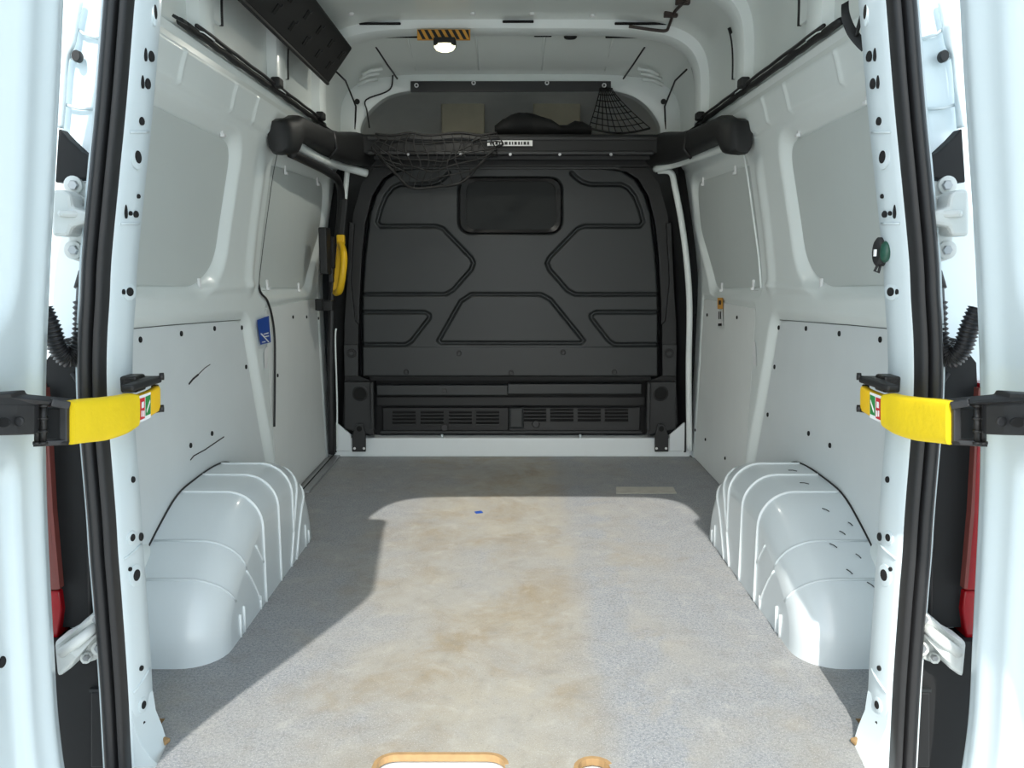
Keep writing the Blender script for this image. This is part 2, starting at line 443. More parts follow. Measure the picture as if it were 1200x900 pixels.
# dark gaps and pads along the roof bow ends, pressed plates between bows
def side_plate(s, y0, y1):
    """raised pressing on the roof side beside each bow"""
    m = MB(); P = []
    S = roof_section(.012, 1.845)
    idx = [i for i in range(len(S)) if 1.47 < S[i][1] < 1.70 and S[i][0]*s > 0]
    secs = [[(S[i][0], y0, S[i][1]), (S[i][0], y1, S[i][1]), (S[i][0]+s*.012, y1, S[i][1]), (S[i][0]+s*.012, y0, S[i][1])] for i in idx]
    m.loft(secs); return m.make('side_pressing', M['paint_in'], ceil, bevel=.003)
for s in (-1, 1):
    for y0, y1 in ((3.43, 3.50), (2.84, 2.93), (2.18, 2.28)): side_plate(s, y0, y1)
    for y1 in (3.505, 2.935, 2.285):
        S = roof_section(.010, 1.845); pts = [(p_[0], y1, p_[1]) for p_ in S if p_[0]*s > 0 and 1.47 < p_[1] < 1.72]
        MB().tube(pts, .006, 6).make('dark_edge_line', M['rubber'], ceil, smooth=True)  # thin dark line along the edge of each side pressing
# ceiling ribs between bow 1 and header (fold lines) and hanging gaps
for xx in (-.42, -.14, .14, .42):
    MB().tube([(xx, 3.46, rooftop(3.46)-.001), (xx, 3.62, rooftop(3.62)-.001), (xx, 3.8, rooftop(3.8)-.001)], .004, 6).make('roof_swage', M['roof'], ceil, smooth=True)
for xx, yy, l in ((-.50, 3.315, .16), (.50, 3.315, .20), (.03, 3.315, .12), (-.44, 3.445, .15), (.46, 3.445, .16), (.13, 3.445, .07)):
    MB().box((xx, yy, zroof(abs(xx), top=1.845)-(.010 if yy < 3.4 else .028)), (l, .010, .009)).make('dark_gap', M['hole'], ceil, bevel=.003)
for xx in (-.60, .24):
    MB().disc((xx, 3.445, 1.815), (0, 0, -1), .026, .008, 16).make('black_grommet', M['black'], ceil, smooth=True, auto=40)
for xx, yy in ((-.585, 3.18), (.31, 3.26), (.08, 3.24), (.58, 3.2), (-.14, 3.24)):
    MB().disc((xx, yy, zroof(abs(xx))-.001), (0, 0, -1), .010, .006, 12).make('roof_bolt', M['white'], ceil, smooth=True, auto=40)

# ---- front header arch above the bulkhead
YH = 3.90
outer_s = [tuple(p) for p in roof_section(-.01, 1.76, .775, 1.40, 60)]
inn_px = [(424, 165), (424, 150), (430, 137), (440, 125), (456, 114), (480, 108), (520, 105), (598, 104), (676, 105), (716, 108), (740, 114), (756, 125), (766, 137), (772, 150), (772, 165)]
inn = [atY(x, y, YH) for x, y in inn_px]; inn = smooth_line(inn, 8)
def resample(pts, n):
    pts = [np.array(p) for p in pts]; d = [0]
    for i in range(1, len(pts)): d.append(d[-1]+np.linalg.norm(pts[i]-pts[i-1]))
    t = np.linspace(0, d[-1], n); A = np.array(pts)
    return np.stack([np.interp(t, d, A[:, k]) for k in range(A.shape[1])], -1)
oo = resample(outer_s, 60); ii = resample([(p.x, p.z) for p in inn], 60)
hm = MB(); secs = []
for k in range(60):
    (a, b), (c, d) = oo[k], ii[k]
    secs.append([(a, YH-.03, b), (a*.9+c*.1, YH-.035, b*.9+d*.1), (c*.9+a*.1, YH-.035, d*.9+b*.1), (c, YH-.028, d), (c, YH+.03, d), (a, YH+.03, b)])
hm.loft(secs)
hd = hm.make('wall_front_header', M['paint_in'], smooth=True, auto=40); tag(hd, 'white steel arch over the bulkhead at the front of the roof', 'arch', kind='structure')
st = MB(); p0, p1 = atY(481, 95, YH-.042), atY(716, 95, YH-.042); p2, p3 = atY(716, 107, YH-.042), atY(481, 108, YH-.042)
st.loft([[p0+Vector((0, d, 0)), p1+Vector((0, d, 0)), p2+Vector((0, d, 0)), p3+Vector((0, d, 0))] for d in (0, .006)])
st.make('black_strip', M['bulk2'], hd, bevel=.002)
for x in (488, 555, 641, 708):
    MB().disc(atY(x, 100 if x in (488, 708) else 97, YH-.046), (0, -1, 0), .010, .003, 16).make('screw_cap', M['white'], hd)
    MB().disc(atY(x, 100 if x in (488, 708) else 97, YH-.049), (0, -1, 0), .005, .002, 12).make('screw_head', M['bulk2'], hd)
for x in (418.5, 777.5):
    MB().disc(atY(x, 119, YH-.04), (0, -1, 0), .012, .003, 16).make('grommet', M['black'], hd)
# pressed corner dimples between roof and header
for s in (-1, 1):
    for k, (xx, zz, yy) in enumerate(((.60, 1.735, 3.70), (.62, 1.725, 3.74), (.635, 1.71, 3.78))):
        MB().tube([(s*(xx-.05), yy, zz+.012), (s*xx, yy-.004, zz+.004), (s*(xx+.04), yy, zz-.014)], .008, 8).make('corner_pressing', M['paint_in'], hd, smooth=True)
    MB().tube([(s*.56, 3.58, rooftop(3.58)-.012), (s*.535, 3.72, rooftop(3.72)-.01), (s*.51, 3.86, 1.74)], .004, 6).make('corner_seam', M['rubber'], hd, smooth=True)
    MB().tube([(s*.72, 3.50, 1.70), (s*.705, 3.66, 1.69), (s*.70, 3.86, 1.62), (s*.71, 3.87, 1.50)], .004, 6).make('corner_seam', M['rubber'], hd, smooth=True)
    # small wire clipped along the arch
w = [atY(x, y, YH-.05) for x, y in ((474, 84), (468, 82), (461, 86), (459, 101), (452, 108), (429, 117), (430, 130), (433, 150))]
MB().tube(smooth_line(w, 4), .0035, 6).make('wire', M['black'], hd, smooth=True)
MB().box(atY(470, 83, YH-.06), (.04, .02, .014)).make('wire_clip', M['black'], hd, bevel=.003)

# ---- cab roof space behind the header
m = MB(); secs = []
for Y, off in ((3.93, .03), (4.1, .05), (4.35, .12), (4.5, .3)):
    s2 = roof_section(off*.5, 1.80-off*.35, .76, 1.40, 40); secs.append([(p[0], Y, p[1]) for p in s2])
m.loft(secs, closed=False)
cab = m.make('ceiling_cab', M['cab'], smooth=True); tag(cab, 'dim grey cab headlining seen over the bulkhead', 'headlining', kind='structure')
back = MB(); back.box((0, 4.52, 1.5), (1.6, .02, .6)); back.make('back_panel', M['cab'], cab)
for x0, x1 in ((517, 568), (625, 680)):
    a, b = atY(x0, 119, 4.30), atY(x1, 158, 4.30)
    MB().box(((a.x+b.x)/2, 4.31, (a.z+b.z)/2), (b.x-a.x, .03, a.z-b.z)).make('sun_visor', M['brown'], cab, bevel=.01)
shelfm = MB(); shelfm.box((0, 4.2, 1.405), (1.56, .62, .02)); shelfm.make('cab_shelf', M['black'], cab)

# ---- rear opening frame (D pillars and header)
seal_px = [(900, 155), (800, 150), (700, 143), (650, 139), (600, 136), (500, 128), (450, 125.5), (400, 126), (350, 129), (300, 131.5), (200, 141), (150, 146), (100, 150.5), (50, 154.5), (0, 158.5)]
YS = 1.42
left = [atY(x, y, YS) for y, x in seal_px]
left = [(p.x, p.z) for p in left]
left = [(left[0][0]-.002, -.16)]+left
x_, z_ = left[-1]
top = [(-.603, 1.42), (-.588, 1.50), (-.560, 1.575), (-.505, 1.632), (-.42, 1.658), (-.2, 1.667), (0, 1.668)]
half = left+top
path = half+[(-x, z) for x, z in half[::-1][1:]]
path = [(p.x, p.z) for p in (Vector((x, z, 0)) for x, z in path)] if False else path
path = [(v.x, v.y) for v in smooth_line([Vector((x, z)) for x, z in path], 5)]
def sweep(sec, pts=path):
    """cross section (n, Y): n positive towards the opening's inside"""
    secs = []; n = len(pts)
    for i in range(n):
        a = Vector(pts[max(i-1, 0)]); b = Vector(pts[min(i+1, n-1)]); d = (b-a).normalized(); nr = Vector((d.y, -d.x))
        secs.append([(pts[i][0]+nr.x*k, y, pts[i][1]+nr.y*k) for k, y in sec])
    return secs
frame = MB(); frame.loft(sweep([(-.060, 1.43), (-.022, 1.425), (-.004, 1.424), (.0, 1.428), (.004, 1.436), (.010, 1.462), (.012, 1.492), (.008, 1.500), (-.02, 1.506), (-.26, 1.54)]), closed=False)
fr = frame.make('wall_rear', M['paint'], smooth=True, auto=50); tag(fr, 'white steel frame of the rear door opening with slotted pillars', 'door frame', kind='structure')
jamb = MB(); jamb.loft(sweep([(-.045, 1.425), (-.055, 1.47), (-.075, 1.492), (-.16, 1.50), (-.19, 1.51), (-.205, 1.545)]), closed=False)
jamb.make('outer_jamb', M['outer'], fr, smooth=True, auto=50)
# seal
sm = MB(); sm.loft(sweep([(-.003, 1.43), (-.003, 1.404), (-.007, 1.396), (-.013, 1.395), (-.016, 1.404), (-.018, 1.410), (-.020, 1.400), (-.026, 1.390), (-.034, 1.390), (-.040, 1.397), (-.042, 1.43)]), closed=True, caps=False)
so_ = sm.make('door_seal', M['rubber'], smooth=True, auto=60); tag(so_, 'black rubber weatherstrip running round the rear door opening', 'seal')

_pl = [p for p in path if p[0] < 0 and p[1] < 1.5]
_plz = [p[1] for p in _pl]; _plx = [p[0] for p in _pl]
def strip_pt(s, y, f):
    """point on the pillar face facing into the opening: f 0 at the seal, 1 at the inner edge"""
    Yp = 1.433+.050*f
    z = atY(160, y, Yp).z
    X = float(np.interp(z, _plz, _plx))
    n_in = float(np.interp(Yp, [1.428, 1.436, 1.462, 1.492], [0, .004, .010, .012]))
    return Vector((s*(abs(X)-n_in), Yp, z))
def pill_hole(s, y, f, r, rx=None, name='pillar_hole', rim=False):
    p = strip_pt(s, y, f); nn = (-s, -.18, 0)
    if rim: MB().disc(p, nn, r*1.9, .002, 16, rx=(rx or r)*1.9).make('hole_rim', M['paint'], fr, smooth=True, auto=40)
    MB().disc(p+Vector((-s*.0015, 0, 0)), nn, r, .002, 14, rx=rx).make(name, M['hole'], fr)
for s in (-1, 1):
    for y, f, r, rx, rim in ((14, .72, .012, .004, True), (66, .72, .009, .008, False), (64, .40, .011, .0025, False), (98, .64, .009, .007, False),
                        (96, .36, .011, .0025, False), (142, .50, .007, .006, False), (184, .48, .011, .009, True), (230, .75, .004, .004, False),
                        (251, .70, .006, .007, False), (250, .40, .004, .004, False), (248, .16, .012, .0025, False), (342, .68, .008, .010, True), (342, .35, .005, .003, False),
                        (562, .72, .006, .005, False), (630, .45, .007, .007, True), (629, 1.02, .008, .006, False), (674, .52, .011, .010, True), (667, .22, .004, .004, False),
                        (783, .45, .005, .005, False), (826, .45, .008, .007, True), (848, .42, .005, .004, False)):
        pill_hole(s, y, f, r, rx, rim=rim)
    # overlap seams across the pillar
    for ya, yb in ((655, 638), (812, 783), (155, 155), (262, 262)):
        pts = [strip_pt(s, ya+(yb-ya)*t, t) + Vector((-s*.001, 0, 0)) for t in (0, .25, .5, .75, 1)]
        MB().tube(pts, .0022, 6).make('pillar_seam', M['paint'], fr, smooth=True)
# flared foot of each pillar
for s in (-1, 1):
    secs = []
    for z, e, w in ((.10, .0, .10), (.06, .003, .10), (.025, .014, .105), (-.004, .032, .11), (-.02, .05, .115)):
        secs.append([(s*(.7105-e), 1.428, z), (s*(.697-e), 1.49-.02*(e > .03), z), (s*.72, 1.50, z), (s*.72, 1.428, z)])
    MB().loft(secs).make('pillar_foot', M['paint'], fr, smooth=True, auto=50)

# ================================================================== LINING BOARDS
def board(name, poly, dep, side, material, label, thick=.006, cols=6, rows=46):
    """thin board following the wall's curve; poly convex in (Y,z)"""
    zs_all = [p[1] for p in poly]; z0, z1 = min(zs_all)+1e-4, max(zs_all)-1e-4
    rowsz = np.linspace(0, 1, rows); rowsz = z0+(z1-z0)*(.5-.5*np.cos(math.pi*rowsz))
    fr_, bk = [], []
    for z in rowsz:
        xs = []
        for i in range(len(poly)):
            (a, b), (c, d) = poly[i], poly[(i+1) % len(poly)]
            if (b-z)*(d-z) <= 0 and b != d: xs.append(a+(c-a)*(z-b)/(d-b))
        a, c = min(xs), max(xs)
        X = float(Xw(z))+dep
        fr_.append([(side*X, a+(c-a)*t/cols, z) for t in range(cols+1)])
        bk.append([(side*(X+thick), a+(c-a)*t/cols, z) for t in range(cols+1)])
    m = MB()
    for k in range(rows): pass
    secs = [f+b[::-1] for f, b in zip(fr_, bk)]
    m.loft(secs)
    o = m.make(name, material, smooth=True, auto=40)
    return tag(o, label, 'lining board')
def shrink(poly, k):
    cx = sum(p[0] for p in poly)/len(poly); cy = sum(p[1] for p in poly)/len(poly)
    return [(p[0]+(cx-p[0])*k/max(abs(cx-p[0]), .12) if abs(p[0]-cx) > .02 else p[0], p[1]+(cy-p[1])*k/max(abs(cy-p[1]), .12)) for p in poly]
def on_board(x, y, dep): return onwall(x, y, dep)
def plug(x, y, dep, par, r=.0075, name='screw_hole'):
    p = onwall(x, y, dep); s = 1 if p.x > 0 else -1
    MB().disc(p+Vector((-s*.0015, 0, 0)), (-s, 0, 0), r, .002, 12).make(name, M['hole'], par)
def clip(x, y, dep, par):
    p = onwall(x, y, dep); s = 1 if p.x > 0 else -1
    m = MB(); m.box(p+Vector((-s*.004, 0, 0)), (.008, .012, .034)); m.box(p+Vector((-s*.007, 0, -.016)), (.012, .018, .010))
    m.make('panel_clip', M['white'], par, bevel=.002)
mx = lambda x: 1196-x
sides = {-1: 'left', 1: 'right'}
low_rear = rounded(yz([(120, 389), (287, 375), (316, 545), (316, 640), (120, 640)]), [.02, .05, .01, .01, .02])
for s in (-1, 1):
    q = (lambda x: x) if s < 0 else mx
    L_ = sides[s]
    b1 = board('upper_lining_board', shrink(R1, .018), .0245, s, M['board'], 'plain grey upper lining board on the %s wall nearest the rear doors' % L_)
    b2 = board('upper_lining_board', shrink(R2, .016), .021, s, M['board'], 'smaller grey upper lining board on the %s wall next to the bulkhead' % L_)
    b3 = board('lower_lining_board', low_rear, .014, s, M['board_low'] if s < 0 else M['board_low'], 'pale lower lining board above the %s wheel arch' % L_)
    low_front = [(2.99, .755), (3.79, .755), (3.79, .004), (2.99, .004)]
    b4 = board('lower_lining_board', rounded(low_front, .012), .004, s, M['board_door'], 'pale lower lining board on the sliding side door' if s < 0 else 'pale lower lining board on the right wall next to the bulkhead')
    for par, dp, ln in ((b1, .022, [(172, 103), (230, 134), (258, 149)]), (b1, .022, [(150, 342.5), (200, 342.5), (242, 342.5)]), (b2, .019, [(324, 188), (350, 195), (376, 205)]),
                        (b2, .019, [(307, 340.5), (335, 341), (360, 341.5)]), (b3, .013, [(120, 388.5), (200, 381), (262, 376.5), (282, 375)])):
        MB().tube([onwall(q(x), y, dp) for x, y in ln], .0009, 5).make('edge_joint', M['bulk'], par, smooth=True)
    # plugs
    for x, y in ((164, 398), (212, 391), (251, 385), (283, 384), (288, 430), (248, 508), (223, 522)): plug(q(x), y, .014, b3)
    if s > 0: plug(908-8, 486, .014, b3)
    for x, y in ((343, 371.5), (359, 371.5), (373, 373), (378, 414), (325, 440), (380, 475)) if s < 0 else ((815, 370), (829, 369), (864, 372), (814, 414), (815, 504), (827, 515), (850, 537)):
        plug(x, y, .004, b4, .007)
    for x, y in ((232, 333), (258, 152)) : clip(q(x), y, .0245, b1)
    if s > 0: clip(1019, 112, .0245, b1)
    for x, y in ((312, 333), (349, 336), (333, 198), (371, 212)): clip(q(x), y, .021, b2)
    if s < 0:
        def scuff(pts, par, dep, r=.0016):
            MB().tube([onwall(x, y, dep)+Vector((.0008, 0, 0)) for x, y in pts], r, 5).make('scuff_mark', M['ink'], par)
        scuff([(221, 450), (226, 444), (232, 439)], b3, .014, .003); scuff([(233, 438), (240, 431), (246, 427)], b3, .014, .0012)
        scuff([(223, 539), (227, 534), (240, 527), (262, 512)], b3, .014, .0018)

# ================================================================== WHEEL ARCHES
arc_pts = [(1.765, 0), (1.770, .075), (1.810, .150), (1.895, .212), (2.01, .268), (2.12, .308), (2.24, .318), (2.42, .316), (2.54, .29), (2.645, .215), (2.715, .11), (2.745, 0)]
arc = [(v.x, v.y) for v in smooth_line([Vector(p) for p in arc_pts], 6)]
def arc_off(k):
    out = []; n = len(arc)
    for i in range(n):
        a = Vector(arc[max(i-1, 0)]); b = Vector(arc[min(i+1, n-1)]); d = (b-a).normalized(); nr = Vector((d.y, -d.x))
        if i == 0 or i == n-1: nr = Vector((1 if i == 0 else -1, 0))
        p = Vector(arc[i])+nr*k; out.append((p.x, max(p.y, 0)))
    return out
XI, RR = .672, .095
def arch_top(y, k=0):
    a = arc_off(k); ysx = [p[0] for p in a]; zsx = [p[1] for p in a]
    return float(np.interp(y, ysx, zsx))
def arch_surf(y, t):
    """t: 0 foot of the inner side .. 1 top of side .. 2 crown edge .. 3 wall"""
    if t <= 1: return (XI, y, arch_top(y, RR)*t)
    if t <= 2:
        th = (2-t)*math.pi/2; return (XI+RR-RR*math.sin(th), y, arch_top(y, RR*(1-math.cos(th))))
    return (XI+RR+(.885-XI-RR)*(t-2), y, arch_top(y))
for s in (-1, 1):
    root = thing('wheel_arch', 'glossy white moulded wheel arch cover with raised ribs, on the %s' % ('left below the scuffed board' if s < 0 else 'right with dark scuff marks'), 'wheel arch', (s*.80, 2.25, 0), 'moulded wheel arch covers')
    secs = [[(s*.893, y, z) for y, z in arc]]
    for k in range(9):
        th = k/8*math.pi/2; xx = XI+RR-RR*math.sin(th); o_ = arc_off(RR*(1-math.cos(th)))
        secs.append([(s*xx, y, z) for y, z in o_])
    m = MB(); m.loft(secs, closed=False)
    m.add(secs[-1], [tuple(range(len(arc)))])
    m.make('cover', M['arch'], root, smooth=True, auto=35)
    def rib(pts, r=.0045):
        MB().tube([(s*(x-.001), y, z+.001) for x, y, z in pts], r, 6).make('rib', M['rib'], root, smooth=True)
    for y0, sh in ((2.14, 0), (2.29, 0), (2.44, .0)):
        rib([arch_surf(y0, t) for t in np.linspace(0 if y0 < 2.4 else .45, 3, 34)])
    rib([arch_surf(y, t) for y, t in zip(np.linspace(2.40, 2.56, 14), np.linspace(.0, 1.75, 14))])
    rib([arch_surf(y, t) for y, t in zip(np.linspace(2.46, 2.62, 12), np.linspace(0, 1.5, 12))])
    for y in (2.58, 2.62): rib([arch_surf(y, t) for t in (0, .3, .5)], .004)
    rib([arch_surf(y, t) for y, t in zip(np.linspace(2.10, 1.99, 8), np.linspace(.05, .95, 8))], .003)
    rib([arch_surf(y, t) for y, t in zip(np.linspace(2.13, 2.07, 6), np.linspace(.55, .98, 6))], .003)
    rib([arch_surf(2.09, t) for t in (0, .2)], .004)
    for y in (1.955, 1.925): rib([arch_surf(y, t) for t in (.0, .25, .5)], .004)
    # moulding steps across the front slope
    for k in (21, 15):
        o_ = [arc_off(RR*(1-math.cos(th)))[k] for th in np.linspace(0, math.pi/2, 8)]
        pts = [(.885, *arc[k])]+[(XI+RR-RR*math.sin(th), *o_[i]) for i, th in enumerate(np.linspace(0, math.pi/2, 8))]
        MB().tube([(s*(x-.0), y, z+.0005) for x, y, z in pts], .0035, 6).make('moulding_step', M['arch'], root, smooth=True)
    # dark joint against the wall board
    MB().tube([(s*.890, y, z+.001) for y, z in arc], .0026, 6).make('edge_joint', M['ink'] if s > 0 else M['bulk'], root, smooth=True)
    if s > 0:
        for (y, t, dx) in ((1.93, 2.3, .02), (1.97, 2.6, .015), (2.05, 2.5, .02), (1.86, 2.4, .015), (2.2, 2.5, .03), (2.33, 2.6, .03), (1.9, 2.7, .012), (2.0, 2.85, .01), (1.83, 2.75, .02)):
            a = Vector(arch_surf(y, t)); b = Vector(arch_surf(y+.012, t-dx*6))
            MB().tube([a+Vector((0, -.0015, .0015)), (a+b)/2+Vector((0, -.002, .003)), b+Vector((0, -.0015, .0015))], .0013, 5).make('scuff_mark', M['bulk'], root)

# ================================================================== BULKHEAD
YB = 3.86
bk = thing('bulkhead', 'black pressed-steel bulkhead with a small window closing off the cab', 'bulkhead', (0, YB, 0))
bx = lambda x, y, Y=YB: (lambda p: (p.x, p.z))(atY(x, y, Y))
def sym(pts): return [pts, [(mx(x), y) for x, y in pts]]
outl = [(425, 441), (425, 345), (428, 300), (434, 250), (441, 228), (452, 210), (468, 200), (490, 197), (598, 196)]
outl = outl+[(mx(x), y) for x, y in outl[::-1][1:]]
outl = [bx(x, y) for x, y in outl]
gr = []
gr += sym([(670, 203), (675, 208), (682, 213), (692, 216), (728, 216), (736, 220), (744, 230), (750, 245), (754, 260), (750, 265), (685, 265), (677, 268), (644, 302), (641, 308), (644, 316), (665, 340), (674, 345), (775, 345)])
gr += sym([(420, 366), (498, 366), (503, 369), (503, 373), (482, 400), (475, 404), (420, 404)])
gr += [[(517, 402), (514, 399), (540, 353), (552, 345), (634, 345), (645, 351), (684, 399), (681, 402), (517, 402)]]
gr = [[bx(x, y) for x, y in l] for l in gr]
xs = np.linspace(-.73, .73, 340); zs = np.linspace(.36, 1.37, 250)
U, V = np.meshgrid(xs, zs, indexing='ij')
dep = np.zeros(U.shape)
for l in gr:
    d = seg_dist(U, V, l); dep += .015*sstep(1.35-d/.0085)
sd_o = sdf(U, V, outl); dep += .05*sstep(sd_o/.02+.25)
zr_ = bx(598, 406)[1]
dep += -.010*sstep((zr_-V)/.008+.5)          # lower strip stands proud below the fold
dep -= .012*np.exp(-(U/.45)**2)*(V > zr_)      # gentle crown of the pressing
wz = [bx(537, 208), bx(659, 208), bx(659, 274), bx(537, 274)]
wo_ = rounded(wz, .065, 8); dep += .022*sstep(-sdf(U, V, wo_)/.012+.5)
grid_mesh(np.stack([U, YB+dep, V], -1), 'pressed_panel', M['bulk'], bk)
# window rubber and glass
wi = rounded([bx(546, 212.5), bx(651, 212.5), bx(651, 269), bx(546, 269)], .05, 8); wo2 = rounded(wz, .065, 8)
A, B = resample([*wo2, wo2[0]], 80), resample([*wi, wi[0]], 80)
# align start
rm = MB(); secs = [[(a[0], YB+.004, a[1]), (a[0]*.7+b[0]*.3, YB-.012, a[1]*.7+b[1]*.3), (b[0], YB-.002, b[1]), (b[0], YB+.02, b[1])] for a, b in zip(A, B)]
rm.loft(secs, closed=False)
wroot = rm.make('window_rubber', M['rubber'], bk, smooth=True, auto=50)
gm = MB(); gm.prism(wi, lambda x, z: (x, YB+.006, z), lambda x, z: (x, YB+.012, z)); gm.make('window_glass', M['glass'], bk)
a = atY(573, 279, YB-.008); MB().box(a, (.09, .004, .018)).make('rating_plate', M['bulk2'], bk)
for x, y in ((538, 414), (660, 413), (476, 436), (599, 437), (720, 436)):
    MB().disc(atY(x, y, YB-.011), (0, -1, 0), .013, .004, 14).make('bolt', M['bulkd'], bk)
    MB().disc(atY(x+.5, y+.5, YB-.016), (0, -1, 0), .006, .003, 8).make('bolt_head', M['dark_steel'], bk)
# frame round the pressing: stepped side posts
for s in (-1, 1):
    q = (lambda x: x) if s < 0 else mx
    def fpoly(pts, y0, y1, name, material, bevel=.004):
        P2 = [bx(q(x), y) for x, y in pts]
        return MB().prism(P2, lambda x, z: (x, y0, z), lambda x, z: (x, y1, z)).make(name, material, bk, bevel=bevel)
    fpoly([(395, 492), (395, 300), (398, 240), (402, 196), (420, 190), (478, 190), (478, 199), (462, 201), (448, 210), (436, 230), (428, 262), (424, 300), (421, 360), (421, 441), (437, 447), (437, 508), (412, 508)], YB+.0, YB+.06, 'side_frame', M['bulkd'])
    fpoly([(404, 440), (404, 380), (407, 330), (410, 260), (416, 262), (412, 330), (417, 376), (421, 380), (421, 440)], YB-.02, YB+.01, 'inner_rail', M['bulkd'])
    fpoly([(404, 403), (421, 403), (421, 440), (405, 440)], YB-.03, YB+.01, 'rail_bracket', M['bulk2'])
    MB().disc(atY(q(412), 414, YB-.034), (0, -1, 0), .022, .004, 18).make('bolt_boss', M['bulkd'], bk)
    MB().disc(atY(q(412), 414, YB-.040), (0, -1, 0), .013, .005, 6).make('bolt', M['dark_steel'], bk)
    # foot bracket with the round hole
    fpoly([(406, 446), (436, 446), (437, 490), (441, 508), (406, 500)], YB-.05, YB+.0, 'foot_bracket', M['bulk2'])
    MB().disc(atY(q(422), 461, YB-.055), (0, -1, 0), .037, .004, 20).make('bracket_ring', M['bulkd'], bk)
    MB().disc(atY(q(422), 461, YB-.059), (0, -1, 0), .030, .003, 20).make('bracket_hole', M['hole'], bk)
    MB().bar(atY(q(436), 448, YB-.06), atY(q(437), 503, YB-.06), .014, .03, (0, 1, 0)).make('bracket_flange', M['bulk2'], bk, bevel=.003)
    # tie-down bracket bolted to the sill
    mb = MB(); P2 = [bx(q(x), y, 3.80) for x, y in ((413, 529), (413, 511), (417, 498), (419, 496.5), (424, 496.5), (426, 498), (429, 511), (429, 529))]
    mb.prism(P2, lambda x, z: (x, 3.79, z), lambda x, z: (x, 3.80, z))
    tb = tag(mb.make('tie_down_bracket', M['bulk2'], bevel=.003), 'dark steel bracket bolted to the white sill at the bulkhead\'s %s foot' % sides[s], 'bracket', 'tie-down brackets at the bulkhead foot')
    for x, y, r in ((421, 502.5, .013), (415.5, 525.5, .006), (426.5, 525.5, .006)):
        MB().disc(atY(q(x), y, 3.789), (0, -1, 0), r, .002, 12).make('bolt_hole', M['hole'] if r > .01 else M['white'], tb)
# lower opening: backing, rail, shelf and vent
MB().box((0, YB+.075, .24), (1.30, .02, .36)).make('lower_backing', M['blackm'], bk)
MB().box((0, YB+.10, .72), (1.80, .02, 1.44)).make('light_block_panel', M['blackm'], bk)  # unseen dark panel added behind the bulkhead to stop light leaks
a, b = atY(440, 441, YB), atY(756, 441, YB)
MB().box((0, YB+.03, a.z-.006), (1.34, .05, .03)).make('lower_lip', M['blackm'], bk)
def lowbox(x0, x1, y0, y1, Y0, th, name, material, par=None, bevel=.004):
    p, q_ = atY(x0, y0, Y0), atY(x1, y1, Y0)
    return MB().box(((p.x+q_.x)/2, Y0+th/2, (p.z+q_.z)/2), (abs(q_.x-p.x), th, abs(p.z-q_.z)), None).make(name, material, par or bk, bevel=bevel)
lowbox(441, 595, 451.5, 463.5, YB+.01, .04, 'cross_rail', M['bulk'])
lowbox(595, 752, 450, 462, YB+.005, .04, 'cross_rail', M['bulk'])
lowbox(441, 756, 465, 476, YB+.055, .01, 'recess_shelf', M['bulkd'])
def vent(x0, x1, shade):
    p = lowbox(x0, x1, 478, 505, YB+.03, .03, 'vent_panel', shade)
    return p
vent(448, 596, M['bulkd']); vent(596, 750, M['bulk2'])
def louvres(x0s, w, y0, n):
    for x0 in x0s:
        for k in range(n):
            yy = y0+k*4.1
            p, q_ = atY(x0, yy, YB+.026), atY(x0+w, yy+2.6, YB+.026)
            MB().box(((p.x+q_.x)/2, YB+.028, (p.z+q_.z)/2), (q_.x-p.x, .008, p.z-q_.z)).make('vent_slot', M['hole'], bk)
            MB().bar((p.x, YB+.022, q_.z-.001), (q_.x, YB+.022, q_.z-.001), .012, .004).make('vent_slat', M['bulk2'], bk)
louvres((460, 493, 526, 558), 27, 482, 4); louvres((613, 645, 677, 709), 27, 479, 4)
lowbox(596, 614, 478, 503, YB+.015, .03, 'vent_cover', M['bulk'], bevel=.012)
for x, y in ((521, 501), (628, 497)):
    MB().disc(atY(x, y, YB+.02), (0, -1, 0), .018, .006, 14).make('bolt', M['dark_steel'], bk)
MB().disc(atY(521, 458, YB+.006), (0, -1, 0), .012, .004, 14).make('bolt', M['dark_steel'], bk)
MB().bar(atY(446, 506, YB+.02), atY(752, 506, YB+.02), .03, .012).make('lower_flange', M['bulk'], bk, bevel=.002)
# top edge band of the bulkhead
MB().bar(atY(430, 190, YB+.0), atY(766, 190, YB+.0), .05, .05).make('top_band', M['bulkd'], bk, bevel=.008)
MB().bar(atY(470, 197, YB-.01), atY(726, 197, YB-.01), .02, .012).make('top_fold', M['bulk'], bk, bevel=.003)

# ---- white sill across the front of the floor
sl = MB(); a, b = atY(393, 530, 3.82), atY(806, 508.5, 3.82)
sl.box((0, 3.86, .046), (1.72, .08, .092))
sill = sl.make('trim_2', M['rib'], bevel=.006); tag(sill, 'white steel sill between the plywood floor and the bulkhead', 'sill', kind='structure')
for s in (-1, 1):
    P2 = [bx(x if s < 0 else mx(x), y, 3.83) for x, y in ((393, 528), (393, 493), (412, 509), (412, 528))]
    MB().prism(P2, lambda x, z: (x, 3.815, z), lambda x, z: (x, 3.83, z)).make('gusset', M['rib'], sill, bevel=.003)
for x in (518, 680):
    MB().tube([atY(x, 509, 3.818), atY(x, 513, 3.817)], .006, 8).make('sill_nub', M['paint'], sill, smooth=True)

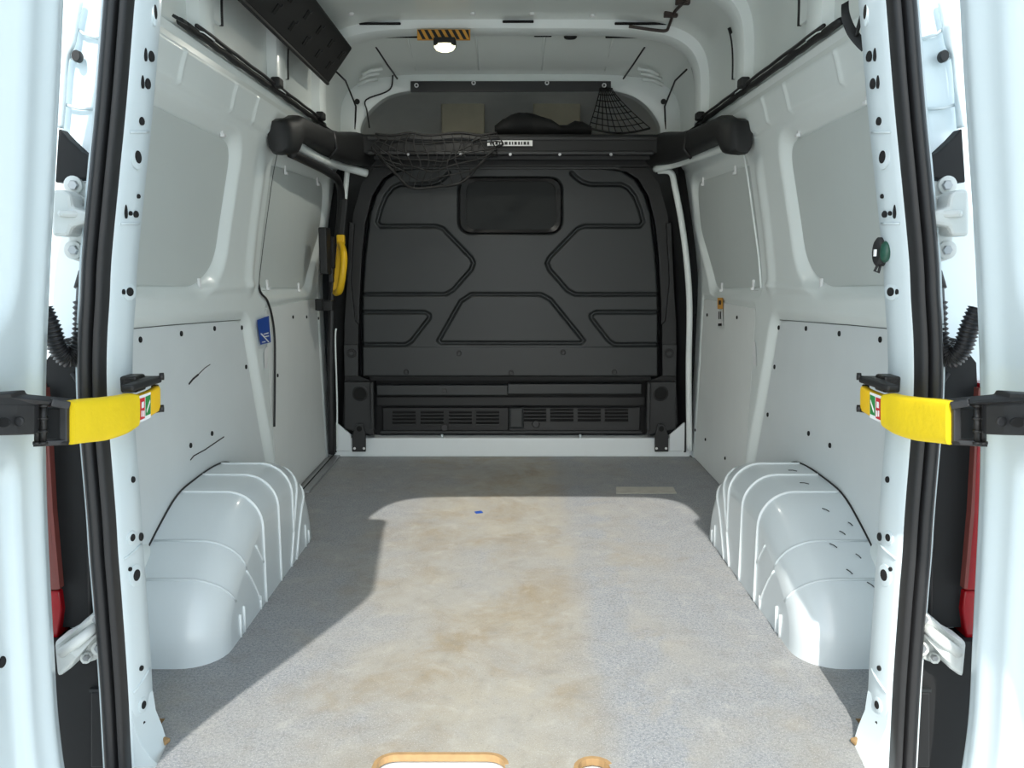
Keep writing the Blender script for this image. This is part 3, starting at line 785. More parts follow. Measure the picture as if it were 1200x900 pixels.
# ---- B pillar dark linings between walls and bulkhead
for s in (-1, 1):
    q = (lambda x: x) if s < 0 else mx
    lab = 'black door-pillar lining between the %s and the bulkhead' % ('sliding door' if s < 0 else 'right wall')
    m = MB(); rows_ = ((530, 392, 400), (440, 391, 404), (360, 392, 405), (300, 394, 408), (250, 399, 414), (215, 404, 424), (195, 408, 440))
    secs = []
    for y, x0, x1 in rows_:
        a, b = atY(q(x0), y, 3.80), atY(q(x1), y, 3.86)
        secs.append([tuple(a), (a.x, 3.90, a.z), (b.x, 3.90, b.z), tuple(b)])
    m.loft(secs); tag(m.make('pillar_lining', M['bulkd'], smooth=True, auto=40), lab, 'pillar lining')

# white door-frame return beside the bulkhead
def ribbon(px_list, Y, w, name, material, par, r=.012, mirror=False):
    pts = [atY(mx(x) if mirror else x, y, Yv) for (x, y), Yv in zip(px_list, Y if isinstance(Y, list) else [Y]*len(px_list))]
    return MB().tube(smooth_line(pts, 6), r, 8).make(name, material, par, smooth=True)
wrp = [(808, 528), (807, 440), (808, 360), (805, 310), (799, 262), (791, 220), (786, 202), (771, 200)]
ribbon(wrp, [3.80]*8, 0, 'frame_return', M['paint_in'], wr, .014)
ribbon([(768, 198), (800, 190), (850, 172), (872, 166)], [3.80, 3.6, 3.1, 2.95], 0, 'cant_rail_edge', M['paint_in'], wr, .016)
wlp = [(mx(x), y) for x, y in wrp]
ribbon([(407, 200), (405, 222), (402, 250), (399, 275)], 3.80, 0, 'frame_return', M['paint_in'], wl, .012)
ribbon([(430, 203), (405, 196), (375, 186), (345, 168)], [3.80, 3.72, 3.35, 3.02], 0, 'cant_rail_edge', M['paint_in'], wl, .018)
ribbon([(394, 385), (393, 400), (395, 470), (395, 525)], 3.80, 0, 'frame_return', M['paint_in'], wl, .004)
# sliding door rubber seals
ribbon([(341, 180), (362, 190), (385, 202), (396, 212), (400, 232), (397, 270), (390, 330), (388, 400), (388, 460), (389, 532)], [3.0, 3.2, 3.5, 3.7, 3.78, 3.8, 3.8, 3.8, 3.8, 3.8], 0, 'door_rubber', M['rubber'], d3, .017)
sp_ = [onwall(x, y, -.004) for x, y in ((326, 176), (320, 205), (313, 255), (307, 300), (304, 338), (313, 352), (319, 372), (322, 400), (322, 450), (321.5, 500))]
MB().tube(smooth_line(sp_, 5), [.0012]*20+[.0042]*26, 6).make('door_rubber', M['rubber'], d3, smooth=True)
sr_ = [onwall(mx(x), y, -.002) for x, y in ((326, 176), (320, 205), (313, 255), (307, 300), (304, 338))]
MB().tube(smooth_line(sr_, 5), .004, 6).make('pillar_seam', M['paint_in'], wr, smooth=True)
# floor guide rail under the sliding door
ra, rb = atZ(352, 577, .006), atZ(392, 532, .006)
gd = MB(); gd.bar(ra+Vector((.012, 0, 0)), rb+Vector((.012, 0, 0)), .045, .010); go = gd.make('floor_guide_rail', M['steel'], bevel=.002); tag(go, 'thin metal guide rail on the floor along the sliding door', 'rail')
MB().bar(ra+Vector((.004, 0, .005)), rb+Vector((.004, 0, .005)), .005, .003).make('rail_groove', M['hole'], go)
# door latch + yellow grab handle
lt = thing('door_latch', 'black latch block on the sliding door beside the yellow handle', 'latch', tuple(atY(381, 295, 3.66)))
a = atY(381, 294, 3.62); MB().box(a, (.035, .09, .20)).make('latch_housing', M['black'], lt, bevel=.006)
MB().box(atY(388, 296, 3.68), (.03, .03, .14)).make('latch_plate', M['blackm'], lt, bevel=.004)
MB().box(atY(388, 318, 3.68), (.02, .03, .10)).make('latch_rod', M['rubber'], lt, bevel=.004)
lc = tag(MB().box(atY(381, 358, 3.66), (.075, .05, .045)).make('lower_catch', M['black'], bevel=.006), 'small black lower catch on the edge of the sliding door', 'latch')
MB().box(atY(374, 357, 3.62), (.03, .03, .05)).make('catch_lug', M['blackm'], lc, bevel=.003)
hn = thing('grab_handle', 'yellow upright grab handle on the pillar by the bulkhead', 'grab handle', tuple(atY(398, 312, 3.74)))
gp = [atY(x, y, Y) for x, y, Y in ((399, 285, 3.74), (402, 294, 3.68), (403, 305, 3.66), (401, 325, 3.66), (398, 340, 3.69), (394, 343, 3.74))]
MB().tube(smooth_line(gp, 5), .016, 10).make('grip', M['yellowp'], hn, smooth=True)
MB().bar(atY(400, 276, 3.76), atY(393.5, 345, 3.76), .03, .012, (0, 1, 0)).make('handle_plate', M['yellowp'], hn, bevel=.004)
MB().box(atY(399.5, 281, 3.74), (.035, .03, .045)).make('handle_boss', M['yellowp'], hn, bevel=.006)
MB().bar(atY(404, 233, 3.75), atY(400, 276, 3.75), .03, .02, (0, 1, 0)).make('upper_stem', M['bulkd'], hn, bevel=.006)

# ================================================================== OVERHEAD: black shelf, rails, lamp, net
sh = thing('overhead_shelf', 'black overhead shelf bar spanning the bulkhead with padded side arms', 'shelf', (0, 3.7, 1.4))
YC = 3.70
def beam(x0, x1, y0, y1, Y0, th, name, material, bev=.012):
    p, q_ = atY(x0, y0, Y0), atY(x1, y1, Y0)
    return MB().box(((p.x+q_.x)/2, Y0+th/2, (p.z+q_.z)/2), (q_.x-p.x, th, p.z-q_.z)).make(name, material, sh, bevel=bev)
beam(420, 776, 157, 180, YC, .12, 'cross_beam', M['bulkd'])
beam(430, 770, 160, 164, YC-.008, .01, 'beam_ridge', M['bulk2'], .003)
beam(430, 766, 177, 181, YC-.02, .05, 'beam_flange', M['bulk2'], .003)
beam(438, 762, 182, 187, YC+.02, .03, 'lower_bar', M['bulkd'], .003)
for x in (478, 540, 598, 656, 716): MB().disc(atY(x, 181, YC-.024), (0, -1, 0), .007, .003, 10).make('rivet', M['steel'], sh)
beam(571, 624, 164.5, 171, YC-.012, .006, 'label', M['white'], .0)
xx = 574
for w in (3, 2, 4, 2, 3, 5, 3, 2, 4, 3, 2, 4, 3):
    if w: beam(xx, xx+w*.7, 166, 169.5, YC-.014, .002, 'label_print', M['ink'], 0)
    xx += w*.7+1.5
for s in (-1, 1):
    q = (lambda x: x) if s < 0 else mx
    # padded arm along the cant rail: rounded section, thick rear end
    st_ = [(2.80, .772, 1.335, .030, .050), (2.83, .765, 1.338, .042, .060), (2.90, .760, 1.35, .044, .060), (2.96, .756, 1.385, .042, .045), (3.1, .75, 1.392, .042, .042), (3.3, .742, 1.395, .042, .046), (3.5, .73, 1.40, .045, .055), (3.70, .70, 1.415, .06, .07), (3.84, .67, 1.42, .06, .07)]
    secs = []
    for Y, X, Z, rx, rz in st_:
        secs.append([(s*X+rx*math.copysign(abs(math.cos(a))**.6, math.cos(a)), Y, Z+rz*math.copysign(abs(math.sin(a))**.6, math.sin(a))) for a in (2*math.pi*k/20 for k in range(20))])
    MB().loft(secs).make('padded_arm', M['black'], sh, smooth=True, auto=60)
    a = (s*.72, 3.55, 1.40)
    MB().tube([(s*.79, 3.38, 1.45), (s*.745, 3.37, 1.46), (s*.70, 3.36, 1.43), (s*.69, 3.36, 1.37), (s*.72, 3.36, 1.33)], .006, 6).make('arm_strap', M['rubber'], sh, smooth=True)

# rails under the roof side: black cable trunking lying on the cant rail
for s in (-1, 1):
    q = (lambda x: x) if s < 0 else mx
    m = MB(); pts = []
    for k in range(30):
        Y = 1.98+k*(3.45-1.98)/29; pts.append((s*(.757+.001*math.sin(k*1.7)), Y, 1.472+.0012*math.sin(k*2.3)))
    m.tube(pts, [.009+.0008*math.sin(k*1.1) for k in range(30)], 8)
    o = m.make('cable_trunking', M['black'], smooth=True); tag(o, 'black cable trunking running along the %s cant rail below the roof' % sides[s], 'trunking')
    MB().tube([(s*.745, y, 1.482+.0008*math.sin(y*30)) for y in np.linspace(2.05, 3.4, 24)], .005, 6).make('cable', M['rubber'], o, smooth=True)
    for Y in (2.72, 3.33): MB().box((s*.742, Y, 1.488), (.03, .05, .03)).make('trunking_clip', M['black'], o, bevel=.006)

# black slotted tray under the left roof corner
tr = thing('roof_tray', 'long black slotted tray mounted along the left roof corner', 'tray', (-.68, 2.7, 1.6))
A0, B0 = Vector((-.694, 0, 1.598)), Vector((-.600, 0, 1.726)); Cn = Vector((-.735, 0, 1.66)); Dn = Vector((-.66, 0, 1.79))
m = MB(); m.loft([[(p.x, Y, p.z) for p in (A0, B0, Dn, Cn)] for Y in (1.75, 3.27)])
m.make('tray_body', M['black'], tr, bevel=.006)
e1 = (B0-A0).normalized(); nrm = Vector((e1.z, 0, -e1.x))
if nrm.x < 0: nrm = -nrm
for k in range(8):
    Y = 1.95+k*.17
    for f, l in ((.30, .05), (.66, .05)):
        c = A0.lerp(B0, f)+Vector((0, Y+(.05 if f > .5 else 0), 0))+nrm*.0015
        R = Matrix((e1, Vector((0, 1, 0)), nrm)).transposed()
        MB().box(c, (.030, .022, .003), R).make('tray_slot', M['hole'], tr)
        MB().box(c+Vector((0, .022, 0))+e1*.018, (.010, .006, .005), R).make('tray_lug', M['dark_steel'], tr)
MB().bar((A0.x-.004, 1.75, A0.z), (A0.x-.004, 3.27, A0.z), .012, .012).make('tray_rim', M['black'], tr, bevel=.003)

# lamp and hazard strip on the roof bow
lp = thing('roof_lamp', 'small lit load-bay lamp hanging below the striped hazard strip', 'lamp', tuple(atY(521, 48, 3.33)))
pz = atY(521, 52.5, 3.30)
MB().box(pz+Vector((0, .02, .012)), (.085, .06, .03)).make('lamp_base', M['black'], lp, bevel=.006)
lm = MB(); secs = []
for k, (r, dz) in enumerate(((.042, .004), (.040, -.008), (.032, -.018), (.016, -.024))):
    secs.append([(pz.x+r*math.cos(a), pz.y+.01+r*.6*math.sin(a), pz.z+dz) for a in (2*math.pi*j/18 for j in range(18))])
ll = bpy.data.lights.new('lamp_light', 'AREA'); ll.shape = 'DISK'; ll.size = .06; ll.energy = 2.0; ll.color = (1, .97, .86)
lo_ = bpy.data.objects.new('lamp_light', ll); C.objects.link(lo_); lo_.location = pz+Vector((0, .01, -.03)); attach(lo_, lp)
lm.loft(secs); lm.make('lamp_lens', M['glow'], lp, smooth=True, auto=60)
hz = thing('hazard_strip', 'amber and black striped hazard strip on the roof bow above the lamp', 'sticker', tuple(atY(521, 41, 3.31)))
def hpt(x, y): return atY(x, y, 3.312)
P_ = [hpt(489, 34.5), hpt(551, 34.5), hpt(551, 46.5), hpt(489, 46.5)]
MB().loft([[p+Vector((0, d, 0)) for p in P_] for d in (0, .012)]).make('strip', M['amber'], hz)
for k in range(8):
    x = 489+k*8
    ps = [(x, 35), (x+4, 35), (x+10, 46), (x+6, 46)]
    ps = [(min(max(a_, 489.5), 550.5), b_) for a_, b_ in ps]
    V4 = [hpt(*p) for p in ps]
    MB().loft([[p+Vector((0, d, 0)) for p in V4] for d in (-.0015, .001)]).make('stripe', M['ink'], hz)
# wiring on the right of the roof bow
w = [(806, 0, 2.95), (800, 4, 3.0), (790, 15, 3.15), (784, 30, 3.28), (780, 36, 3.30), (765, 35, 3.30), (745, 32, 3.30), (737, 31, 3.30)]
MB().tube(smooth_line([atY(x, y, Y) for x, y, Y in w], 5), .006, 6).make('roof_cable', M['cable'], ceil, smooth=True)
for x, y, Y in ((786, 17, 3.17), (800, 2, 3.0)):
    MB().box(atY(x, y, Y), (.05, .02, .02)).make('cable_clip', M['cable'], ceil, bevel=.003)

# cargo nets
def net(name, label, fn, nu, nv, r=.0024):
    m = MB()
    for i in range(nu+1): m.tube([fn(i/nu, j/(nv*3)) for j in range(nv*3+1)], r, 4, False)
    for j in range(nv+1): m.tube([fn(i/(nu*3), j/nv) for i in range(nu*3+1)], r, 4, False)
    # rope border
    m.tube([fn(i/40, 1.0) for i in range(41)], r*2.2, 6); m.tube([fn(i/40, 0.0) for i in range(41)], r*2, 6)
    return tag(m.make(name, M['rope'], smooth=True), label, 'cargo net')
def net_left(u, v):
    x = 440+146*u
    sag = 48*math.sin(math.pi*min(1, u*1.05))**.8*(1-.35*u) if 0 < u < .95 else 0
    y = 157+v*(24+max(0, sag))+1.5*math.sin(u*17+v*9)
    return atY(x+4*math.sin(v*7+u*11), y, 3.66-.02*math.sin(v*3.1)-.015*math.sin(u*23)*v)
net('cargo_net', 'black cord cargo net sagging below the left of the overhead shelf', net_left, 15, 6, .0028)
def net_right(u, v):
    xt = 703+14*u; xb = 690+72*u
    x = xt+(xb-xt)*v**1.2; y = 104+v*(46+6*math.sin(u*3.1))
    return atY(x, y, 3.84-.06*v-.02*math.sin(u*9+v*5))
net('cargo_net', 'black cord cargo net gathered under the header strip on the right', net_right, 9, 7)
# black bundle on the shelf
bn = MB(); secs = []
for k in range(13):
    t = k/12; x = 580+112*t; hgt = (6+20*math.sin(math.pi*min(1, t*1.35+.05))**.7 if t < .7 else 10+8*math.sin(t*9)**2)
    c = atY(x, 160-hgt/2, 3.90); rz = max(.02, hgt*.0021); ry = .07+.02*math.sin(k)
    secs.append([(c.x, c.y+ry*math.cos(a), c.z+rz*math.sin(a)*(1+.12*math.sin(3*a+k))) for a in (2*math.pi*j/14 for j in range(14))])
bn.loft(secs); tag(bn.make('folded_cover', M['blackm'], smooth=True, auto=70), 'crumpled black fabric bundle lying on the overhead shelf', 'fabric')

# ================================================================== REAR DOORS
Zd = [-.15, .3, .75, 1.0, 1.29, 1.62]
def YE(z): return np.interp(z, Zd, [1.33, 1.36, 1.35, 1.30, 1.235, 1.16])
EDGE = {-1: [(880, 69), (850, 68.5), (800, 66), (740, 62), (650, 57), (580, 54.5), (530, 53), (460, 52.5), (400, 54), (350, 57), (280, 60.5), (220, 63.5), (150, 67.5), (70, 71.5), (0, 75)],
        1: [(880, 62), (800, 60), (700, 55), (600, 50.5), (530, 47.5), (470, 47), (400, 49.5), (300, 54), (220, 59), (150, 64), (70, 69.5), (0, 74)]}
zq = np.linspace(-.15, 1.62, 160)
def sm_(a): return np.convolve(np.pad(a, 12, 'edge'), np.ones(25)/25, 'valid')
def door_edge(s):
    zs_, xs_ = [-.15], [.765]
    for y, x in EDGE[s]:
        Y = 1.3
        for _ in range(8): Y = float(YE(atY(x, y, Y).z))
        p = atY(x, y, Y); zs_.append(p.z); xs_.append(-p.x)
    zs_.append(1.62); xs_.append(xs_[-1]-.075)
    return sm_(np.interp(zq, zs_, xs_))-.010
YEs = sm_(YE(zq))
DW = .68
door_frames = {}
for s, tilt in ((-1, -.10), (1, 0.02)):
    XDs = door_edge(s)
    us = np.concatenate([np.linspace(0, .10, 30), np.linspace(.104, DW, 60)])
    Ug, Zg = np.meshgrid(us, zq, indexing='ij')
    Xb = np.broadcast_to(XDs, Ug.shape); Yb = np.broadcast_to(YEs, Ug.shape)
    rnd = .028; e = np.clip(1-Ug/rnd, 0, 1); inset = rnd*(1-np.sqrt(np.clip(1-e*e, 0, 1)))
    e2 = np.clip(1-(DW-Ug)/rnd, 0, 1); inset = inset+rnd*(1-np.sqrt(np.clip(1-e2*e2, 0, 1)))
    low = rounded([(.125, .62), (.60, .62), (.60, -.10), (.125, -.10)], .04); hi = rounded([(.14, 1.50), (.60, 1.50), (.60, .84), (.14, .84)], .09)
    off = inset+.018*sstep(.5-sdf(Ug, Zg, low)/.03)+.03*sstep(.5-sdf(Ug, Zg, hi)/.05)
    off -= .008*np.exp(-((Ug-.055)/.022)**2)
    Xg = s*(Xb+tilt*Ug+off)
    dn = 'door_1' if s < 0 else 'door_2'
    do = grid_mesh(np.stack([Xg, Yb-Ug, Zg], -1), dn, M['outer'])
    tag(do, 'white open rear door on the %s, seen from its hinge edge' % sides[s], 'door', kind='structure'); door_frames[s] = do
    # outer skin closing the door
    Xo = s*(Xb+tilt*Ug+.125+.05*sstep((Zg-.8)/.4)); P0 = np.stack([s*(Xb+tilt*Ug+inset), Yb-Ug, Zg], -1)
    P1 = np.stack([Xo, Yb-Ug, Zg], -1)
    grid_mesh(P1[::6, ::6], 'outer_skin', M['outer'], do)
    for cols in (0, -1):
        E = np.stack([P0[cols], P1[cols]], 0); grid_mesh(E, 'door_edge', M['outer'], do)
    for rows_ in (0, -1):
        E = np.stack([P0[:, rows_], P1[:, rows_]], 0); grid_mesh(E, 'door_edge', M['outer'], do)
    # plug holes on the inner face
    def door_pt(u, z, d=.018):
        return Vector((s*(float(np.interp(z, zq, XDs))+tilt*u+d), float(np.interp(z, zq, YEs))-u, z))
    for u, z, r in ((.158, .31, .009), (.185, .575, .009), (.3, .2, .010), (.5, .2, .010)):
        MB().disc(door_pt(u, z), (-s, 0, 0), r, .003, 14).make('drain_plug', M['hole'], do)
    # bead along the hinge edge
    MB().tube([door_pt(.004, z, .020)+Vector((0, .004, 0)) for z in np.linspace(-.14, 1.6, 50)], .003, 6).make('edge_bead', M['paint'], do, smooth=True)

# ================================================================== HINGE GAP (both sides)
YJ = 1.475
for s in (-1, 1):
    q = (lambda x: x) if s < 0 else mx
    pt = lambda x, y, Y=YJ: atY(q(x), y, Y)
    L_ = sides[s]
    # tail lamp
    tl = thing('tail_lamp', 'tall red tail lamp beside the %s rear door hinge' % L_, 'tail lamp', tuple(pt(60, 740)), 'tail lamps')
    def strip_loft(rows_, Y0, Y1, name, material, par, bevel=0, smooth=True):
        secs = []
        for y, x0, x1 in rows_:
            a, b = pt(x0, y, Y0), pt(x1, y, Y0)
            secs.append([tuple(a), tuple(b), (b.x, Y1, b.z), (a.x, Y1, a.z)])
        return MB().loft(secs).make(name, material, par, smooth=smooth, auto=40, bevel=bevel)
    k_ = 4 if s > 0 else 0
    strip_loft([(748, 30, 68-k_), (715, 30, 72-k_), (693, 30, 69-k_)], 1.455, 1.53, 'lower_lens', M['red'], tl, .003)
    strip_loft([(692, 30, 69-k_), (620, 30, 61-k_), (540, 28, 57-k_), (490, 28, 54-k_), (450, 28, 50-k_)], 1.455, 1.53, 'upper_lens', M['redw'] if s < 0 else M['red'], tl, .003)
    strip_loft([(690, 66-k_, 70-k_), (600, 58-k_, 62-k_), (520, 55-k_, 57.5-k_), (455, 50-k_, 53-k_)], 1.445, 1.46, 'lens_edge', M['redw'], tl)
    # black plastic corner panel between lamp and seal
    cp = strip_loft([(735, 60, 126), (650, 58, 120), (560, 54, 112), (470, 50, 106), (425, 52, 106), (397, 74, 106)], 1.468, 1.50, 'corner_trim', M['blackm'], None)
    tag(cp, 'black plastic corner trim between the %s tail lamp and the seal' % L_, 'trim')
    MB().tube([pt(104, 600, 1.46), pt(106, 660, 1.46), pt(108, 730, 1.46)], .006, 6).make('trim_ridge', M['black'], cp, smooth=True)
    MB().tube([pt(85, 437, 1.462), pt(95, 452, 1.46), pt(100, 475, 1.46)], .005, 6).make('trim_ridge', M['black'], cp, smooth=True)
    lo = strip_loft([(960, 40, 136), (850, 40, 132), (790, 40, 128), (752, 40, 126)], 1.44, 1.50, 'bumper_trim', M['blackm'], None)
    tag(lo, 'dark lower corner trim under the %s lower hinge' % L_, 'trim')
    MB().bar(pt(106, 808, 1.435), pt(130, 808, 1.435), .01, .006).make('trim_ridge', M['bulk'], lo)
    strip_loft([(900, 106, 131), (812, 106, 130)], 1.43, 1.44, 'trim_plate', M['black'], lo, .003)
    MB().disc(pt(120.5, 800, 1.436), (0, -1, 0), .006, .003, 12).make('trim_screw', M['steel'], lo)
    # black triangular gutter trim high up
    tri = [(64, 214), (68, 150), (80, 163), (95, 177), (107, 184), (109, 207), (95, 210), (75, 213)]
    P2 = [pt(x, y, 1.45) for x, y in tri]
    gt = MB().loft([[p+Vector((0, d, 0)) for p in P2] for d in (0, .03)]).make('gutter_trim', M['blackm'], bevel=.003)
    tag(gt, 'black triangular trim above the %s upper door hinge' % L_, 'trim')
    MB().bar(pt(105.5, 184, 1.447), pt(105.5, 206, 1.447), .006, .008, (0, 1, 0)).make('trim_lip', M['black'], gt)
    # body plug
    pgp = pt(90.5, 66, 1.48); pgo = MB().disc(pgp, (0, -1, 0), .010, .006, 18, rx=.008).make('body_plug', M['black'], smooth=True, auto=40)
    tag(pgo, 'small round black rubber plug in the body above the %s hinge' % L_, 'plug')
    # pressed seams on the jamb
    for ln in ([(74, 122), (92, 127), (112, 128)], [(86, 30), (98, 40), (118, 46)], [(78, 62), (84, 68), (90, 72)]):
        MB().tube([pt(x, y, 1.488) for x, y in ln], .003, 6).make('jamb_seam', M['paint'], fr, smooth=True)
    MB().tube(smooth_line([pt(x, y, 1.482) for x, y in ((93, 0), (88, 25), (84, 50), (77, 66), (74, 90), (72, 125), (70, 150))], 4), .007, 8).make('jamb_bead', M['paint'], fr, smooth=True)
    # upper hinge
    body = [(60, 222), (74, 222), (82, 228), (84, 243), (104, 248), (108, 258), (104, 262), (84, 266), (80, 277), (60, 277)]
    P2 = [pt(x, y, 1.40) for x, y in body]; hg = MB().loft([[p+Vector((0, d, 0)) for p in P2] for d in (0, .045)]).make('door_hinge', M['hinge'], door_frames[s], bevel=.006); hg['label'] = 'white painted upper hinge with round bolts'
    MB().bar(pt(68, 250, 1.39), pt(106, 252, 1.42), .018, .012).make('hinge_arm', M['hinge'], hg, bevel=.005)
    pl = [(80, 214), (106, 212), (110, 250), (108, 300), (96, 308), (82, 304), (78, 280)]
    P2 = [pt(x, y, 1.455) for x, y in pl]; MB().loft([[p+Vector((0, d, 0)) for p in P2] for d in (0, .015)]).make('hinge_plate', M['hinge'], hg, bevel=.005)
    for x, y, r in ((86, 217, .016), (92, 236, .012), (104, 238, .012), (86, 293, .016), (103, 271, .013)):
        MB().disc(pt(x, y, 1.450), (0, -1, 0), r, .004, 18).make('washer', M['hinge'], hg, smooth=True, auto=40)
        MB().disc(pt(x, y, 1.444), (0, -1, 0), r*.55, .004, 6).make('bolt', M['steel'], hg)
    # lower hinge
    arm = [(62, 753), (82, 742), (104, 722), (122, 721), (124, 742), (100, 752), (90, 770), (80, 786), (66, 796)]
    P2 = [pt(x, y, 1.385+.03*(x > 95)) for x, y in arm]; lh = MB().loft([[p+Vector((0, d, 0)) for p in P2] for d in (0, .05)]).make('door_hinge', M['hinge'], door_frames[s], bevel=.008); lh['label'] = 'white painted lower hinge arm'
    MB().tube([pt(72, 765, 1.385), pt(90, 752, 1.38), (pt(112, 735, 1.41))], .010, 8).make('arm_rib', M['hinge'], lh, smooth=True)
    plp = [(92, 752), (122, 735), (127, 765), (110, 775), (95, 780)]
    P2 = [pt(x, y, 1.425) for x, y in plp]; MB().loft([[p+Vector((0, d, 0)) for p in P2] for d in (0, .03)]).make('hinge_plate', M['hinge'], lh, bevel=.005)
    for x, y, r in ((116, 760, .014), (113, 726, .012), (101, 771, .010)):
        MB().disc(pt(x, y, 1.415), (0, -1, 0), r, .005, 18).make('washer', M['hinge'], lh, smooth=True, auto=40)
        MB().disc(pt(x, y, 1.408), (0, -1, 0), r*.6, .004, 6).make('bolt', M['steel'], lh)
    # grey plate and corrugated cable conduit
    cn = smooth_line([pt(x, y, Y) for x, y, Y in ((100, 322, 1.462), (98, 350, 1.452), (97, 385, 1.445), (91, 412, 1.435), (80, 420, 1.425), (68, 408, 1.415), (60, 385, 1.41), (50, 362, 1.41))], 22)
    rr = [.0155+.0022*math.sin(i*1.57) if i > 24 else .0125 for i in range(len(cn))]
    co = MB().tube(cn, rr, 12).make('cable_conduit', M['rubber'], smooth=True); tag(co, 'black corrugated cable conduit looping to the %s rear door' % L_, 'conduit')
    MB().tube([pt(100, 318, 1.465), pt(98.5, 338, 1.457)], [.011, .0165], 12).make('conduit_boot', M['black'], co, smooth=True)

# ================================================================== DOOR CHECK STRAPS
for s in (-1, 1):
    q = (lambda x: x) if s < 0 else mx
    pt = lambda x, y, Y: atY(q(x), y, Y)
    L_ = sides[s]
    ck = thing('check_strap', 'yellow-sleeved black door check strap across the %s side of the rear opening' % L_, 'door check', tuple(pt(120, 490, 1.33)), 'rear door check straps')
    def band(stn, name, material, thick, par, sm=True, bev=0):
        """stations: (px, y_top, y_bottom, Y) -> vertical band with rounded edges"""
        secs = []; P_ = [(pt(x, a, Y), pt(x, b, Y)) for x, a, b, Y in stn]
        T = smooth_line([p[0] for p in P_], 4); Bm = smooth_line([p[1] for p in P_], 4)
        for i in range(len(T)):
            d = (T[min(i+1, len(T)-1)]-T[max(i-1, 0)]).normalized(); u = (T[i]-Bm[i]).normalized(); nr = d.cross(u).normalized(); c = (T[i]+Bm[i])/2; h = (T[i]-Bm[i]).length/2
            secs.append([c+u*(h*math.copysign(abs(math.sin(a))**.35, math.sin(a)))+nr*(thick/2*math.copysign(abs(math.cos(a))**.5, math.cos(a))) for a in (2*math.pi*k/20 for k in range(20))])
        return MB().loft(secs).make(name, material, par, smooth=sm, auto=60, bevel=bev)
    band([(80, 470, 521, 1.225), (95, 467.5, 519, 1.255), (120, 465.5, 516, 1.31), (140, 463, 510, 1.36), (150, 461, 505, 1.39), (157, 461.5, 500, 1.41)], 'yellow_sleeve', M['yellow'], .022, ck)
    arm_ = band([(152, 464, 499, 1.405), (162, 462, 495, 1.43), (175, 457, 487, 1.46), (183, 452, 482, 1.485)], 'strap_arm', M['yellowp'], .016, ck)
    MB().bar(pt(149, 458, 1.39)+Vector((0, 0, .004)), pt(184, 447, 1.49)+Vector((0, 0, .004)), .022, .012).make('arm_top', M['black'], ck, bevel=.004)
    # lock pictogram label
    def lab(x0, x1, t0, b0, t1, b1, Y0, Y1, name, material, lift):
        n_ = Vector((-s*(-1)*0, 0, 0))
        V4 = [pt(x0, t0, Y0), pt(x1, t1, Y1), pt(x1, b1, Y1), pt(x0, b0, Y0)]
        dirc = (Vector((0, 0, H))-V4[0]).normalized()
        dd = Vector((-s, -.35, 0)).normalized()
        V4 = [v+dd*(.009+lift) for v in V4]
        return MB().loft([[v for v in V4], [v+dd*.0008 for v in V4]]).make(name, material, ck)
    YL = lambda x: 1.405+(x-152)*(.055/23)-.002
    def lb(x0, x1, t0, b0, t1, b1, name, material, lift): return lab(x0, x1, t0, b0, t1, b1, YL(x0), YL(x1), name, material, lift)
    lb(157.5, 171, 464, 495, 459, 489, 'lock_label', M['white'], .001)
    lb(158, 163.6, 467, 492, 465, 489.5, 'red_field', M['redp'], .002)
    lb(164.6, 170.4, 464.5, 487, 462, 484.5, 'green_field', M['green'], .002)
    lb(159.6, 162, 471, 478, 470, 477, 'padlock_mark', M['white'], .003)
    lb(159.2, 160.4, 481, 488, 480.5, 487.5, 'padlock_mark', M['white'], .003)
    lb(161.4, 162.6, 481, 488, 480.5, 487.5, 'padlock_mark', M['white'], .003)
    lb(165.6, 169.4, 480, 483, 468, 471, 'open_mark', M['white'], .003)
    # pillar end: clevis with two pins
    MB().box(pt(182.5, 467, 1.49), (.012, .012, .052)).make('clevis_plate', M['black'], ck, bevel=.003)
    cl = MB().box(pt(166, 447, 1.475), (.045, .055, .014)).make('pillar_bracket', M['iron'], ck, bevel=.004)
    MB().box(pt(156, 449, 1.47), (.03, .04, .030)).make('pillar_bracket', M['iron'], ck, bevel=.004)
    for x, y in ((187, 442.5), (187, 480)):
        MB().tube([pt(x-12, y+2, 1.48), pt(x+3, y, 1.49)], .0045, 8).make('pin', M['iron'], ck, smooth=True)
        MB().tube([pt(x, y-1.2, 1.488), pt(x+5, y-1.4, 1.49)], .0068, 8).make('pin_head', M['iron'], ck, smooth=True)
    # door end: link, hinge pin and box arm fixed to the door
    MB().bar(pt(80, 475, 1.225), pt(58, 471, 1.205), .016, .012).make('link', M['dark_steel'], ck, bevel=.002)
    MB().bar(pt(80, 518, 1.225), pt(50, 519, 1.20), .010, .008).make('link', M['dark_steel'], ck, bevel=.002)
    MB().bar(pt(77, 474, 1.225), pt(77, 519, 1.225), .012, .016, (0, 1, 0)).make('link_post', M['dark_steel'], ck, bevel=.002)
    MB().box(pt(64, 496, 1.23), (.035, .012, .050)).make('inner_block', M['blackm'], ck, bevel=.003)
    for x in (44, 51):
        MB().tube([pt(x, 474, 1.20), pt(x, 521, 1.20)], .0048, 8).make('pin', M['iron'], ck, smooth=True)
        for y in (475, 490, 505, 519): MB().tube([pt(x, y-1.5, 1.20), pt(x, y+1.5, 1.20)], .0068, 8).make('pin_collar', M['iron'], ck, smooth=True)
    MB().tube([pt(39, 521, 1.20), pt(80, 519, 1.22)], .0035, 8).make('pin_rod', M['iron'], ck, smooth=True)
    bxm = MB(); secs = []
